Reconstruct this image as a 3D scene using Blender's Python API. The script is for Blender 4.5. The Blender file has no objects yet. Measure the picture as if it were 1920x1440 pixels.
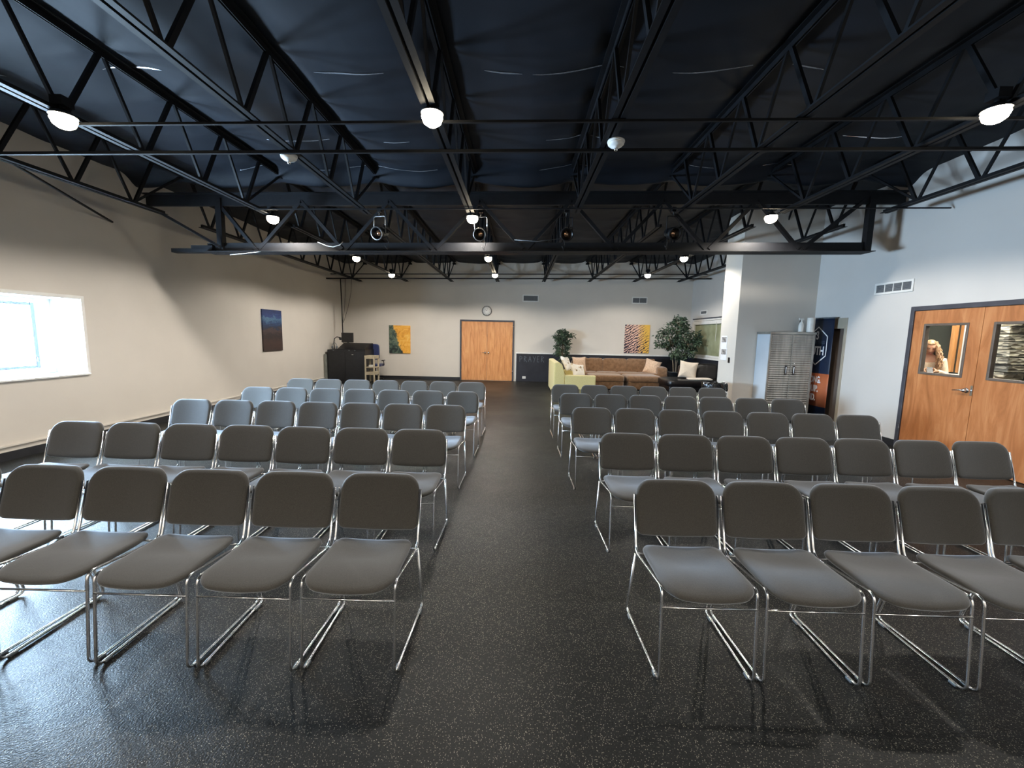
import bpy, bmesh, math, random
from mathutils import Vector, Matrix, noise
random.seed(7)
scn = bpy.context.scene
COL = scn.collection
PI = math.pi

# ------------------------------------------------------------------ helpers
def lin(c):
    c = c/255.0
    return c/12.92 if c <= 0.04045 else ((c+0.055)/1.055)**2.4
def S(r, g, b): return (lin(r), lin(g), lin(b), 1.0)

class MB:
    """collects simple shapes into one mesh"""
    def __init__(s): s.v = []; s.f = []; s.sm = []
    def add(s, vs, fs, smooth=False):
        b = len(s.v); s.v += [tuple(v) for v in vs]
        for f in fs: s.f.append([b+i for i in f]); s.sm.append(smooth)
        return s
    def box(s, x0, x1, y0, y1, z0, z1):
        vs = [(x, y, z) for z in (z0, z1) for y in (y0, y1) for x in (x0, x1)]
        return s.add(vs, [(0,2,3,1),(4,5,7,6),(0,1,5,4),(2,6,7,3),(0,4,6,2),(1,3,7,5)])
    def frame(s, ax, t0, t1, a0, a1, b0, b1, w, wb=None, wt=None):
        """rectangular frame without overlapping corners; ax = thin axis"""
        wb = w if wb is None else wb; wt = w if wt is None else wt
        for (a, b, c, d) in ((a0, a0+w, b0, b1), (a1-w, a1, b0, b1), (a0+w, a1-w, b0, b0+wb), (a0+w, a1-w, b1-wt, b1)):
            if d-c < 1e-5: continue
            if ax == 'X': s.box(t0, t1, a, b, c, d)
            else: s.box(a, b, t0, t1, c, d)
        return s
    def obox(s, p, q, w, h, up=(0,0,1)):
        """bar from p to q, width w (sideways), height h (along up)"""
        p, q = Vector(p), Vector(q); d = (q-p).normalized(); u = Vector(up)
        if abs(d.dot(u)) > .99: u = Vector((1,0,0))
        r = d.cross(u).normalized(); u = r.cross(d).normalized()
        vs = []
        for e in (p, q):
            for a, b in ((-1,-1),(1,-1),(1,1),(-1,1)): vs.append(e + r*a*w/2 + u*b*h/2)
        return s.add(vs, [(3,2,1,0),(4,5,6,7),(0,1,5,4),(1,2,6,5),(2,3,7,6),(3,0,4,7)])
    def tube(s, pts, r, n=8, closed=False, caps=True):
        pts = [Vector(p) for p in pts]; N = len(pts); rings = []
        prev = None
        for i, p in enumerate(pts):
            if closed: t = (pts[(i+1) % N]-pts[i-1]).normalized()
            else: t = (pts[min(i+1, N-1)]-pts[max(i-1, 0)]).normalized()
            if prev is None:
                a = Vector((0,0,1)) if abs(t.z) < .9 else Vector((1,0,0))
                nrm = t.cross(a).normalized()
            else:
                nrm = (prev - t*prev.dot(t)).normalized()
            prev = nrm; bn = t.cross(nrm)
            rr = r[i] if isinstance(r, (list, tuple)) else r
            rings.append([p + (nrm*math.cos(2*PI*k/n) + bn*math.sin(2*PI*k/n))*rr for k in range(n)])
        vs = [v for g in rings for v in g]; fs = []
        for i in range(N if closed else N-1):
            a, b = i*n, ((i+1) % N)*n
            for k in range(n): fs.append((a+k, a+(k+1) % n, b+(k+1) % n, b+k))
        if caps and not closed:
            fs.append(tuple(range(n))[::-1]); fs.append(tuple((N-1)*n+k for k in range(n)))
        return s.add(vs, fs, True)
    def lathe(s, prof, c=(0,0,0), n=24, axis='Z', smooth=True, mat=None, caps=True):
        vs = []; fs = []; c = Vector(c)
        for (r, h) in prof:
            for k in range(n):
                a = 2*PI*k/n; x, y = r*math.cos(a), r*math.sin(a)
                v = Vector((x, y, h)) if axis == 'Z' else (Vector((h, x, y)) if axis == 'X' else Vector((x, h, y)))
                if mat is not None: v = mat @ v
                vs.append(c+v)
        for i in range(len(prof)-1):
            for k in range(n):
                fs.append((i*n+k, i*n+(k+1) % n, (i+1)*n+(k+1) % n, (i+1)*n+k))
        if caps and prof[0][0] > 1e-4: fs.append(tuple(range(n))[::-1])
        if caps and prof[-1][0] > 1e-4: fs.append(tuple((len(prof)-1)*n+k for k in range(n)))
        return s.add(vs, fs, smooth)
    def poly(s, pts, nrm, t):
        """flat outline pts extruded by vector nrm*t"""
        n = len(pts); d = Vector(nrm)*t
        vs = [Vector(p) for p in pts]+[Vector(p)+d for p in pts]
        fs = [tuple(range(n))[::-1], tuple(range(n, 2*n))]
        for k in range(n): fs.append((k, (k+1) % n, n+(k+1) % n, n+k))
        return s.add(vs, fs)
    def pad(s, outline, thick, warp, rings=((1,0),(.985,.5),(.95,.8),(.88,.95),(.7,1),(.4,1),(.15,1))):
        """cushion: 2D outline, domed on both sides, warp maps (x,y,t)->3D"""
        n = len(outline); cx = sum(p[0] for p in outline)/n; cy = sum(p[1] for p in outline)/n
        vs = []; fs = []
        seq = [(sc, h, 1) for sc, h in rings[::-1]]+[(sc, h, -1) for sc, h in rings[1:]]
        vs.append(warp(cx, cy, thick/2))
        for sc, h, sg in seq:
            for (x, y) in outline:
                vs.append(warp(cx+(x-cx)*sc, cy+(y-cy)*sc, sg*h*thick/2))
        vs.append(warp(cx, cy, -thick/2)); L = len(seq)
        for k in range(n): fs.append((0, 1+k, 1+(k+1) % n))
        for i in range(L-1):
            for k in range(n):
                a, b = 1+i*n, 1+(i+1)*n
                fs.append((a+k, b+k, b+(k+1) % n, a+(k+1) % n))
        e = 1+(L-1)*n
        for k in range(n): fs.append((e+k, e+n, e+(k+1) % n))
        return s.add(vs, fs, True)
    def build(s, name, m, parent=None, bevel=0, seg=2):
        me = bpy.data.meshes.new(name); me.from_pydata(s.v, [], s.f)
        me.polygons.foreach_set('use_smooth', s.sm)
        bm = bmesh.new(); bm.from_mesh(me); bmesh.ops.recalc_face_normals(bm, faces=bm.faces)
        bm.to_mesh(me); bm.free(); me.update()
        o = bpy.data.objects.new(name, me); COL.objects.link(o)
        if m: me.materials.append(m)
        if parent: o.parent = parent
        if bevel:
            b = o.modifiers.new('bevel', 'BEVEL'); b.width = bevel; b.segments = seg
            b.limit_method = 'ANGLE'; b.harden_normals = False
        return o

def tag(o, label=None, cat=None, group=None, kind=None):
    if label: o['label'] = label
    if cat: o['category'] = cat
    if group: o['group'] = group
    if kind: o['kind'] = kind
    return o
def empty(name, loc=(0,0,0), rz=0):
    o = bpy.data.objects.new(name, None); COL.objects.link(o); o.location = loc
    o.rotation_euler = (0, 0, rz); o.empty_display_size = .1
    return o
def copy_tree(o, parent=None):
    c = o.copy(); COL.objects.link(c)
    if parent: c.parent = parent
    for ch in list(o.children): copy_tree(ch, c)
    return c
def fillet(pts, r, seg=6):
    """round the inner corners of a polyline"""
    P = [Vector(p) for p in pts]; out = [P[0]]
    for i in range(1, len(P)-1):
        a, b, c = P[i-1], P[i], P[i+1]; rr = r[i] if isinstance(r, (list, tuple)) else r
        u, v = (a-b).normalized(), (c-b).normalized()
        d = min(rr, (a-b).length*.49, (c-b).length*.49)
        p, q = b+u*d, b+v*d
        for k in range(seg+1):
            t = k/seg; out.append(p*(1-t)**2 + b*2*t*(1-t) + q*t*t)
    out.append(P[-1]); return out
def rrect(x0, x1, y0, y1, r, seg=6):
    """rounded rectangle outline; r = radii (bl, br, tr, tl)"""
    out = []
    for (cx, cy, a0, rr) in ((x1-r[1], y0+r[1], -PI/2, r[1]), (x1-r[2], y1-r[2], 0, r[2]), (x0+r[3], y1-r[3], PI/2, r[3]), (x0+r[0], y0+r[0], PI, r[0])):
        for k in range(seg+1):
            a = a0+PI/2*k/seg; out.append((cx+rr*math.cos(a), cy+rr*math.sin(a)))
    return out
def dense(pts, step):
    out = []; n = len(pts)
    for i in range(n):
        a, b = pts[i], pts[(i+1) % n]; L = math.hypot(b[0]-a[0], b[1]-a[1]); k = max(1, int(L/step))
        for j in range(k): out.append((a[0]+(b[0]-a[0])*j/k, a[1]+(b[1]-a[1])*j/k))
    return out
def text_part(name, body, size, loc, rot, m, parent, bold=.0, sx=1.0, align='LEFT'):
    cu = bpy.data.curves.new(name, 'FONT'); cu.body = body; cu.size = size; cu.extrude = .0015
    cu.offset = bold; cu.align_x = align
    t = bpy.data.objects.new(name+'_curve', cu); COL.objects.link(t)
    bpy.context.view_layer.update()
    me = bpy.data.meshes.new_from_object(t.evaluated_get(bpy.context.evaluated_depsgraph_get()))
    bpy.data.objects.remove(t)
    me.materials.clear(); me.materials.append(m)
    o = bpy.data.objects.new(name, me); COL.objects.link(o)
    o.location = loc; o.rotation_euler = rot; o.scale = (sx, 1, 1); o.parent = parent
    return o

# ------------------------------------------------------------------ materials
def mat(name, col, rough=.5, metal=0, spec=.5, emis=None, es=0, sheen=0, coat=0, trans=0):
    m = bpy.data.materials.new(name); m.use_nodes = True
    b = m.node_tree.nodes['Principled BSDF']
    b.inputs['Base Color'].default_value = col; b.inputs['Roughness'].default_value = rough
    b.inputs['Metallic'].default_value = metal; b.inputs['Specular IOR Level'].default_value = spec
    b.inputs['Sheen Weight'].default_value = sheen; b.inputs['Coat Weight'].default_value = coat
    b.inputs['Transmission Weight'].default_value = trans
    if emis: b.inputs['Emission Color'].default_value = emis; b.inputs['Emission Strength'].default_value = es
    return m
def N(m, t, **kw):
    n = m.node_tree.nodes.new(t)
    for k, v in kw.items():
        if k in n.inputs: n.inputs[k].default_value = v
        else: setattr(n, k, v)
    return n
def L(m, a, b): m.node_tree.links.new(a, b)
def bsdf(m): return m.node_tree.nodes['Principled BSDF']
def coords(m, scale=(1,1,1), rot=(0,0,0), kind='Object'):
    tc = N(m, 'ShaderNodeTexCoord'); mp = N(m, 'ShaderNodeMapping')
    mp.inputs['Scale'].default_value = scale; mp.inputs['Rotation'].default_value = rot
    L(m, tc.outputs[kind], mp.inputs['Vector']); return mp.outputs['Vector']
def ramp(m, fac, stops, interp='LINEAR'):
    r = N(m, 'ShaderNodeValToRGB'); e = r.color_ramp.elements; r.color_ramp.interpolation = interp
    while len(e) > 1: e.remove(e[0])
    e[0].position = stops[0][0]; e[0].color = stops[0][1]
    for p, c in stops[1:]:
        x = e.new(p); x.color = c
    L(m, fac, r.inputs['Fac']); return r.outputs['Color']
def noisy(m, scale, c0, c1, detail=4, vec=None, dist=0, lo=.3, hi=.7, sc3=(1,1,1)):
    v = vec or coords(m, sc3)
    n = N(m, 'ShaderNodeTexNoise', Scale=scale, Detail=detail, Distortion=dist); L(m, v, n.inputs['Vector'])
    c = ramp(m, n.outputs['Fac'], [(lo, c0), (hi, c1)]); L(m, c, bsdf(m).inputs['Base Color'])
    return n
def bump(m, fac, strength, dist=.01):
    b = N(m, 'ShaderNodeBump', Strength=strength, Distance=dist); L(m, fac, b.inputs['Height'])
    L(m, b.outputs['Normal'], bsdf(m).inputs['Normal']); return b

# walls: matte paint with fine roller texture
def paint(name, col, d=.94):
    m = mat(name, col, .75, spec=.3)
    c2 = (col[0]*d, col[1]*d, col[2]*d, 1)
    noisy(m, 1.3, c2, col, 5)
    n = N(m, 'ShaderNodeTexNoise', Scale=140, Detail=2); L(m, coords(m), n.inputs['Vector']); bump(m, n.outputs['Fac'], .15, .002)
    return m
M_wall = paint('beige_wall_paint', S(208, 202, 193))
M_wallr = paint('pale_grey_wall_paint', S(204, 201, 197))
M_closet = paint('white_wall_paint', S(205, 204, 202))
M_white = mat('white_trim_paint', S(225, 224, 220), .5)
noisy(M_white, 6, S(218, 217, 213), S(230, 229, 225))
M_base = mat('black_vinyl_base', S(28, 29, 33), .45)
noisy(M_base, 8, S(24, 25, 29), S(34, 35, 39))
M_chalk = mat('black_chalkboard_paint', S(24, 26, 36), .6)
noisy(M_chalk, 4, S(20, 22, 32), S(33, 35, 45), 6)

# floor: black speckled rubber, worn semi-gloss
def floor_mat():
    m = mat('black_speckled_floor', S(30, 32, 35), .42, spec=.15)
    v = coords(m)
    big = N(m, 'ShaderNodeTexNoise', Scale=.55, Detail=6, Roughness=.6); L(m, v, big.inputs['Vector'])
    base = ramp(m, big.outputs['Fac'], [(.3, S(17, 18, 19)), (.7, S(29, 30, 30))])
    sp = N(m, 'ShaderNodeTexVoronoi', Scale=170); L(m, v, sp.inputs['Vector'])
    d = ramp(m, sp.outputs['Distance'], [(.16, (1,1,1,1)), (.34, (0,0,0,1))])
    rc = ramp(m, sp.outputs['Color'], [(.50, (0,0,0,1)), (.60, (1,1,1,1))])
    mul = N(m, 'ShaderNodeMath', operation='MULTIPLY'); L(m, d, mul.inputs[0]); L(m, rc, mul.inputs[1])
    mx = N(m, 'ShaderNodeMix', data_type='RGBA'); L(m, mul.outputs[0], mx.inputs['Factor'])
    L(m, base, mx.inputs[6]); mx.inputs[7].default_value = S(150, 147, 132)
    L(m, mx.outputs[2], bsdf(m).inputs['Base Color'])
    rr = ramp(m, big.outputs['Fac'], [(.3, (.48,)*3+(1,)), (.7, (.34,)*3+(1,))]); L(m, rr, bsdf(m).inputs['Roughness'])
    n1 = N(m, 'ShaderNodeTexNoise', Scale=130, Detail=3); L(m, v, n1.inputs['Vector'])
    n2 = N(m, 'ShaderNodeTexNoise', Scale=9, Detail=4); L(m, v, n2.inputs['Vector'])
    ad = N(m, 'ShaderNodeMath', operation='MULTIPLY_ADD'); L(m, n2.outputs['Fac'], ad.inputs[0]); ad.inputs[1].default_value = 1.2; L(m, n1.outputs['Fac'], ad.inputs[2])
    bump(m, ad.outputs[0], .6, .004)
    return m
M_floor = floor_mat()
def ceil_mat():
    m = mat('dark_vinyl_ceiling', S(22, 26, 33), .65, spec=.22)
    n = noisy(m, 1.1, S(19, 23, 30), S(26, 31, 39), 3)
    n2 = N(m, 'ShaderNodeTexNoise', Scale=1.6, Detail=2, Distortion=.3); L(m, coords(m, (1, .6, 1)), n2.inputs['Vector'])
    bump(m, n2.outputs['Fac'], .35, .05)
    return m
M_ceil = ceil_mat()
M_steel = mat('black_painted_steel', S(15, 17, 21), .6, spec=.22)
noisy(M_steel, 14, S(12, 13, 17), S(18, 20, 24))
M_seam = mat('shiny_vinyl_tape', S(190, 195, 205), .25, metal=.8)
M_chrome = mat('chrome', (.8,.81,.82,1), .2, metal=1)
n_ = noisy(M_chrome, 30, (.74,.75,.76,1), (.86,.87,.88,1))
def fabric(name, c0, c1, scale=260, rough=.85, sheen=.35, b=.35):
    m = mat(name, c0, rough, spec=.25, sheen=sheen)
    n = noisy(m, scale, c0, c1, 2)
    w = N(m, 'ShaderNodeTexNoise', Scale=3.5, Detail=3); L(m, coords(m), w.inputs['Vector'])
    ad = N(m, 'ShaderNodeMath', operation='MULTIPLY_ADD'); L(m, w.outputs['Fac'], ad.inputs[0]); ad.inputs[1].default_value = 2.5; L(m, n.outputs['Fac'], ad.inputs[2])
    bump(m, ad.outputs[0], b, .002)
    return m
M_chair = fabric('charcoal_chair_fabric', S(48, 46, 42), S(67, 65, 60), 330, .8, .5, .25)
bsdf(M_chair).inputs['Sheen Tint'].default_value = (.8,.88,1,1)
M_brown = fabric('brown_suede', S(112, 84, 60), S(140, 108, 80), 14, .9, .5)
M_green = fabric('yellow_green_upholstery', S(196, 182, 122), S(212, 198, 144), 60, .9, .2)
M_cream = fabric('cream_fabric', S(205, 190, 170), S(222, 208, 190), 80)
M_pillow = fabric('pinkish_cream_fabric', S(196, 165, 140), S(224, 196, 170), 30)
M_leather = mat('black_leather', S(16, 14, 16), .3, spec=.5)
n_ = noisy(M_leather, 6, S(11, 10, 12), S(24, 21, 23)); bump(M_leather, n_.outputs['Fac'], .4, .02)
M_navy = fabric('navy_fabric', S(28, 38, 78), S(42, 52, 96), 40)
M_black = mat('black_laminate', S(20, 21, 25), .45); noisy(M_black, 10, S(17, 18, 22), S(27, 28, 32))
M_dkplastic = mat('black_plastic', S(16, 16, 18), .35); noisy(M_dkplastic, 20, S(13, 13, 15), S(22, 22, 24))
M_bag = mat('black_plastic_bag', S(14, 14, 16), .18, spec=.7)
n_ = noisy(M_bag, 12, S(12, 12, 14), S(24, 24, 26)); bump(M_bag, n_.outputs['Fac'], 1, .02)
M_beige = mat('beige_laminate', S(172, 160, 136), .5); noisy(M_beige, 8, S(160, 149, 126), S(182, 170, 146))
M_greyp = mat('grey_laminate', S(120, 122, 115), .5); noisy(M_greyp, 8, S(108, 110, 104), S(130, 132, 126))
M_frame = mat('dark_grey_door_frame', S(60, 61, 70), .45); noisy(M_frame, 5, S(54, 55, 64), S(70, 71, 79))
M_winframe = mat('taupe_glazing_frame', S(96, 84, 74), .45); noisy(M_winframe, 8, S(88, 77, 68), S(106, 94, 84))
M_alu = mat('grey_aluminium', S(112, 120, 128), .4, metal=.5); noisy(M_alu, 20, S(100, 108, 116), S(126, 134, 141))
M_sash = mat('dark_grey_sash', S(62, 70, 80), .5); noisy(M_sash, 12, S(54, 62, 72), S(72, 80, 90))
def wood(name, c0, c1, c2, sc=(3,3,.35)):
    m = mat(name, c0, .38, spec=.5, coat=.15)
    v = coords(m, sc)
    n = N(m, 'ShaderNodeTexNoise', Scale=3.2, Detail=8, Roughness=.62, Distortion=1.6); L(m, v, n.inputs['Vector'])
    c = ramp(m, n.outputs['Fac'], [(.28, c0), (.5, c1), (.72, c2)])
    L(m, c, bsdf(m).inputs['Base Color'])
    v2 = coords(m, (60, 60, 1.5)); n2 = N(m, 'ShaderNodeTexNoise', Scale=2, Detail=3); L(m, v2, n2.inputs['Vector'])
    bump(m, n2.outputs['Fac'], .08, .002)
    return m
M_wood = wood('maple_door_veneer', S(176, 112, 62), S(206, 142, 88), S(222, 164, 108))
M_woodr = wood('honey_door_veneer', S(150, 92, 52), S(178, 114, 68), S(200, 140, 92), (2,2,.3))
M_bdoor = mat('brown_grey_door_paint', S(98, 86, 78), .55); noisy(M_bdoor, 2, S(92, 80, 72), S(108, 96, 88))
M_jamb = mat('beige_jamb_paint', S(162, 154, 138), .5); noisy(M_jamb, 3, S(154, 146, 130), S(170, 162, 146))
def thin_glass(name, tint=(1,1,1,1), gl=.06):
    m = bpy.data.materials.new(name); m.use_nodes = True; nt = m.node_tree; nt.nodes.clear()
    o = nt.nodes.new('ShaderNodeOutputMaterial'); mx = nt.nodes.new('ShaderNodeMixShader')
    t = nt.nodes.new('ShaderNodeBsdfTransparent'); t.inputs[0].default_value = tint
    g = nt.nodes.new('ShaderNodeBsdfGlossy'); g.inputs['Roughness'].default_value = .03
    f = nt.nodes.new('ShaderNodeFresnel'); f.inputs[0].default_value = 1.45
    g_ = nt.nodes.new('ShaderNodeNewGeometry'); k_ = nt.nodes.new('ShaderNodeMath'); k_.operation = 'SUBTRACT'; k_.inputs[0].default_value = 1
    k2 = nt.nodes.new('ShaderNodeMath'); k2.operation = 'MULTIPLY'
    nt.links.new(g_.outputs['Backfacing'], k_.inputs[1]); nt.links.new(k_.outputs[0], k2.inputs[0]); nt.links.new(f.outputs[0], k2.inputs[1])
    nt.links.new(k2.outputs[0], mx.inputs[0]); nt.links.new(t.outputs[0], mx.inputs[1]); nt.links.new(g.outputs[0], mx.inputs[2])
    nt.links.new(mx.outputs[0], o.inputs[0]); return m
M_glass = thin_glass('window_glass', (.97,.99,1,1))
M_bulb = mat('lamp_diffuser', (1,.93,.8,1), .4, emis=(1,.86,.62,1), es=30)

# ------------------------------------------------------------------ camera
H = 1.62
cam_d = bpy.data.cameras.new('camera'); cam = bpy.data.objects.new('camera', cam_d); COL.objects.link(cam)
F, YAW, ROLL, PITCH = 770.0, math.radians(1.1), .0195, math.atan(91/770)
fw = Vector((-math.sin(YAW)*math.cos(PITCH), math.cos(YAW)*math.cos(PITCH), -math.sin(PITCH)))
rt = Vector((math.cos(YAW), math.sin(YAW), 0)); up = rt.cross(fw)
r2 = math.cos(ROLL)*rt + math.sin(ROLL)*up; u2 = -math.sin(ROLL)*rt + math.cos(ROLL)*up
cam.matrix_world = Matrix(((r2.x, u2.x, -fw.x, 0), (r2.y, u2.y, -fw.y, 0), (r2.z, u2.z, -fw.z, H), (0, 0, 0, 1)))
cam_d.sensor_width = 36; cam_d.lens = F/1920*36; cam_d.clip_start = .05; cam_d.clip_end = 200
cam_d.shift_x = (960-956.34)/1920; cam_d.shift_y = -(720-719.69)/1920
scn.camera = cam

# ------------------------------------------------------------------ room shell
XL, XR, YN, YF = -6.14, 5.95, -3.6, 14.55
def roof(x): return 4.12 + .012*x      # insulation line at the joists
def struct(o): o['kind'] = 'structure'; return o

struct(MB().box(XL-.5, 9.6, YN, YF+.2, -.1, 0).build('floor', M_floor))
# left wall with a deep window opening
WY0, WY1, WZ0, WZ1 = 3.75, 5.70, .97, 2.005
w = MB()
w.box(XL-.5, XL, YN, WY0, 0, 4.6).box(XL-.5, XL, WY1, YF+.2, 0, 4.6).box(XL-.5, XL, WY0, WY1, 0, WZ0).box(XL-.5, XL, WY0, WY1, WZ1, 4.6)
struct(w.build('wall_left', M_wall))
struct(MB().box(XL, XR+.2, YF, YF+.2, 0, 4.6).build('wall_far', M_wall))
struct(MB().box(XL-.5, 9.6, YN-.2, YN, 0, 4.6).build('wall_near', M_wall))
# right wall: doorway to lobby, recessed doorway, far window
DY0, DY1, DZ = 4.47, 6.433, 2.155
RY0, RY1, RZ = 7.70, 8.45, 2.05
FY0, FY1, FZ0, FZ1 = 12.05, 14.30, 1.06, 2.26
w = MB()
def wr(y0, y1, z0, z1): w.box(XR, XR+.2, y0, y1, z0, z1)
wr(YN, DY0, 0, 4.6); wr(DY0, DY1, DZ, 4.6); wr(DY1, RY0, 0, 4.6); wr(RY0, RY1, RZ, 4.6); wr(RY1, FY0, 0, 4.6)
wr(FY0, FY1, 0, FZ0); wr(FY0, FY1, FZ1, 4.6); wr(FY1, YF, 0, 4.6)
struct(w.build('wall_right', M_wallr))
# closet block standing out of the right wall
w = MB().box(4.42, XR, 8.5, 9.17, 0, 4.2)
struct(w.build('wall_closet', M_wall))

# ceiling: sagging vinyl faced insulation, pinched at the joist panel points
JX = [-5.37, -3.80, -2.28, -.745, .785, 2.29, 3.78, 5.25]
def jz(x): return 3.40 + .015*x          # underside of the bottom chords
def ceil_z(x, y):
    d = min(abs(x-j) for j in JX)
    z = jz(x) + .775 - .085*math.sin(min(d, .75)/.75*PI/2)
    ph = math.cos(2*PI*(y-3.16)/.76)
    far = min(1, max(0, (d-.075)/.10))
    z -= far*.034*math.exp(-d/.30)*max(0, ph)**5
    z -= far*.016*math.exp(-d/.5)*(.5+.5*ph)
    z += far*(.035*(noise.noise(Vector((x*.9, y*.7, 1.3)))) + .012*noise.noise(Vector((x*3, y*2.2, 5))))
    if 6.2 < y < 7.3: z -= .16*math.exp(-((y-6.75)/.16)**2)
    return z
v = []; f = []; nx, ny = 240, 320
for j in range(ny+1):
    y = YN+(YF-YN)*j/ny
    for i in range(nx+1):
        x = XL+(XR-XL)*i/nx; v.append((x, y, ceil_z(x, y)))
for j in range(ny):
    for i in range(nx):
        a = j*(nx+1)+i; f.append((a, a+1, a+nx+2, a+nx+1))
ceil = MB().add(v, f, True).build('ceiling', M_ceil); struct(ceil)
for yy in (4.2, 5.55, 6.45, 2.9):
    m = MB()
    x = XL+.6
    while x < 4.6:
        Ln = random.uniform(.25, 1.0)
        if random.random() < .42:
            vs = []
            n = 10
            for k in range(n+1):
                xx = x+Ln*k/n; zz = ceil_z(xx, yy)-.006; y2 = yy+.02*math.sin(xx*2.1)
                wd = .006*math.sin(PI*k/n)+.001
                vs += [(xx, y2-wd, zz), (xx, y2+wd, zz-.004)]
            m.add(vs, [(2*k, 2*k+1, 2*k+3, 2*k+2) for k in range(n)], True)
        x += Ln*random.uniform(1.0, 1.9)
    m.build('seam_tape', M_seam, ceil)

# baseboards / trims
struct(MB().box(XL, XL+.012, YN, YF, 0, .105).build('baseboard_left', M_base))
struct(MB().box(XL, XL+.03, YN, 12.8, .165, .19).build('trim_1', M_wall, bevel=.004))
struct(MB().box(XL, -2.07, YF-.012, YF, 0, .105).build('baseboard_far', M_base))
b = MB().box(XR-.012, XR, YN, DY0, 0, .105).box(XR-.012, XR, DY1, RY0-.06, 0, .105)
struct(b.build('baseboard_right', M_base))
struct(MB().box(4.408, 4.42, 8.5, 9.17, 0, .1).box(4.42, XR, 8.488, 8.5, 0, .1).build('baseboard_closet', M_base))
# black wainscot with a white ledge
wz = .985
ch = struct(MB().box(-.075, XR, YF-.015, YF, 0, wz).box(XR-.015, XR, 9.17, YF-.015, 0, wz).build('wall_wainscot', M_chalk))
struct(MB().box(-.10, XR-.045, YF-.045, YF, wz, wz+.045).box(XR-.045, XR, 9.17, YF, wz, wz+.045).box(-.10, -.076, YF-.02, YF-.0005, .09, wz).build('trim_2', M_white, bevel=.003))
# chalk writing, uneven hand strokes
M_chalkline = mat('chalk_marks', S(96, 104, 112), .9)
def strokes(letters, x, z, h, w):
    m = MB(); y = YF-.018
    for ch_ in letters:
        if ch_ == 'P': segs = [((0,0),(0,1)),((0,1),(.6,.85)),((.6,.85),(.5,.5)),((.5,.5),(0,.45))]
        elif ch_ == 'R': segs = [((0,0),(0,1)),((0,1),(.6,.8)),((.6,.8),(.05,.5)),((.1,.5),(.75,-.05))]
        elif ch_ == 'A': segs = [((0,0),(.4,1)),((.4,1),(.8,0)),((.15,.4),(.65,.4))]
        elif ch_ == 'Y': segs = [((0,1),(.4,.5)),((.75,1),(.3,-.1))]
        elif ch_ == 'E': segs = [((.05,0),(.05,1)),((.05,1),(.6,1)),((.05,.5),(.5,.52)),((.05,0),(.6,.02))]
        for (a, b_) in segs:
            m.obox((x+a[0]*w, y, z+a[1]*h), (x+b_[0]*w, y, z+b_[1]*h), .014, .004, up=(0,1,0))
        x += w*1.22
    return m
strokes('PRAYER', .05, .70, .20, .125).build('chalk_lettering', M_chalkline, ch)

# ------------------------------------------------------------------ left window
win = empty('window_1', (XL-.46, (WY0+WY1)/2, WZ0)); struct(win)
def wpart(name, m, mt, par=win, **k):
    o = m.build(name, mt, None, **k); o.parent = par; o.matrix_parent_inverse = Matrix.Translation(-par.location); return o
X0, X1 = XL-.49, XL-.43
m = MB().box(X0, X1, WY0+.1, 4.55, WZ0+.002, WZ0+.07).box(X0, X1, 4.65, WY1-.2, WZ0+.002, WZ0+.07).box(X0, X1, WY0+.1, 4.55, WZ1-.06, WZ1-.002).box(X0, X1, 4.65, WY1-.2, WZ1-.06, WZ1-.002).box(X0, X1, WY1-.20, WY1-.002, WZ0+.002, WZ1-.002).box(X0, X1, WY0+.002, WY0+.1, WZ0+.002, WZ1-.002).box(X0, X1, 4.55, 4.65, WZ0+.002, WZ1-.002)
wpart('window_frame', m, M_white, bevel=.006)
m = MB()
for a, b_ in ((4.66, WY1-.21), (WY0+.11, 4.54)):
    z0, z1 = WZ0+.08, WZ1-.07
    m.frame('X', X0+.02, X1+.015, a, b_, z0, z1, .045, .04, .04)
m.box(X1+.015, X1+.03, WY1-.245, WY1-.22, 1.14, 1.20)
wpart('sash', m, M_sash, bevel=.004)
wpart('pane', MB().box(X0+.035, X0+.041, WY0+.1, WY1-.1, WZ0+.07, WZ1-.06), M_glass)
m = MB().box(XL-.43, XL+.035, WY0-.03, WY1+.03, WZ0-.025, WZ0+.001)
wpart('window_sill', m, M_white, bevel=.006)
m = MB().box(XL-.43, XL+.004, WY1-.006, WY1+.001, WZ0+.002, WZ1-.007).box(XL-.43, XL+.004, WY0+.006, WY1+.001, WZ1-.006, WZ1+.001).box(XL-.43, XL+.004, WY0-.001, WY0+.006, WZ0+.002, WZ1-.007)
m.box(XL+.0005, XL+.012, WY1+.002, WY1+.045, WZ0+.002, WZ1+.002).box(XL+.0005, XL+.012, WY0-.045, WY1+.045, WZ1+.002, WZ1+.045)
wpart('reveal_lining', m, M_white)

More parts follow.
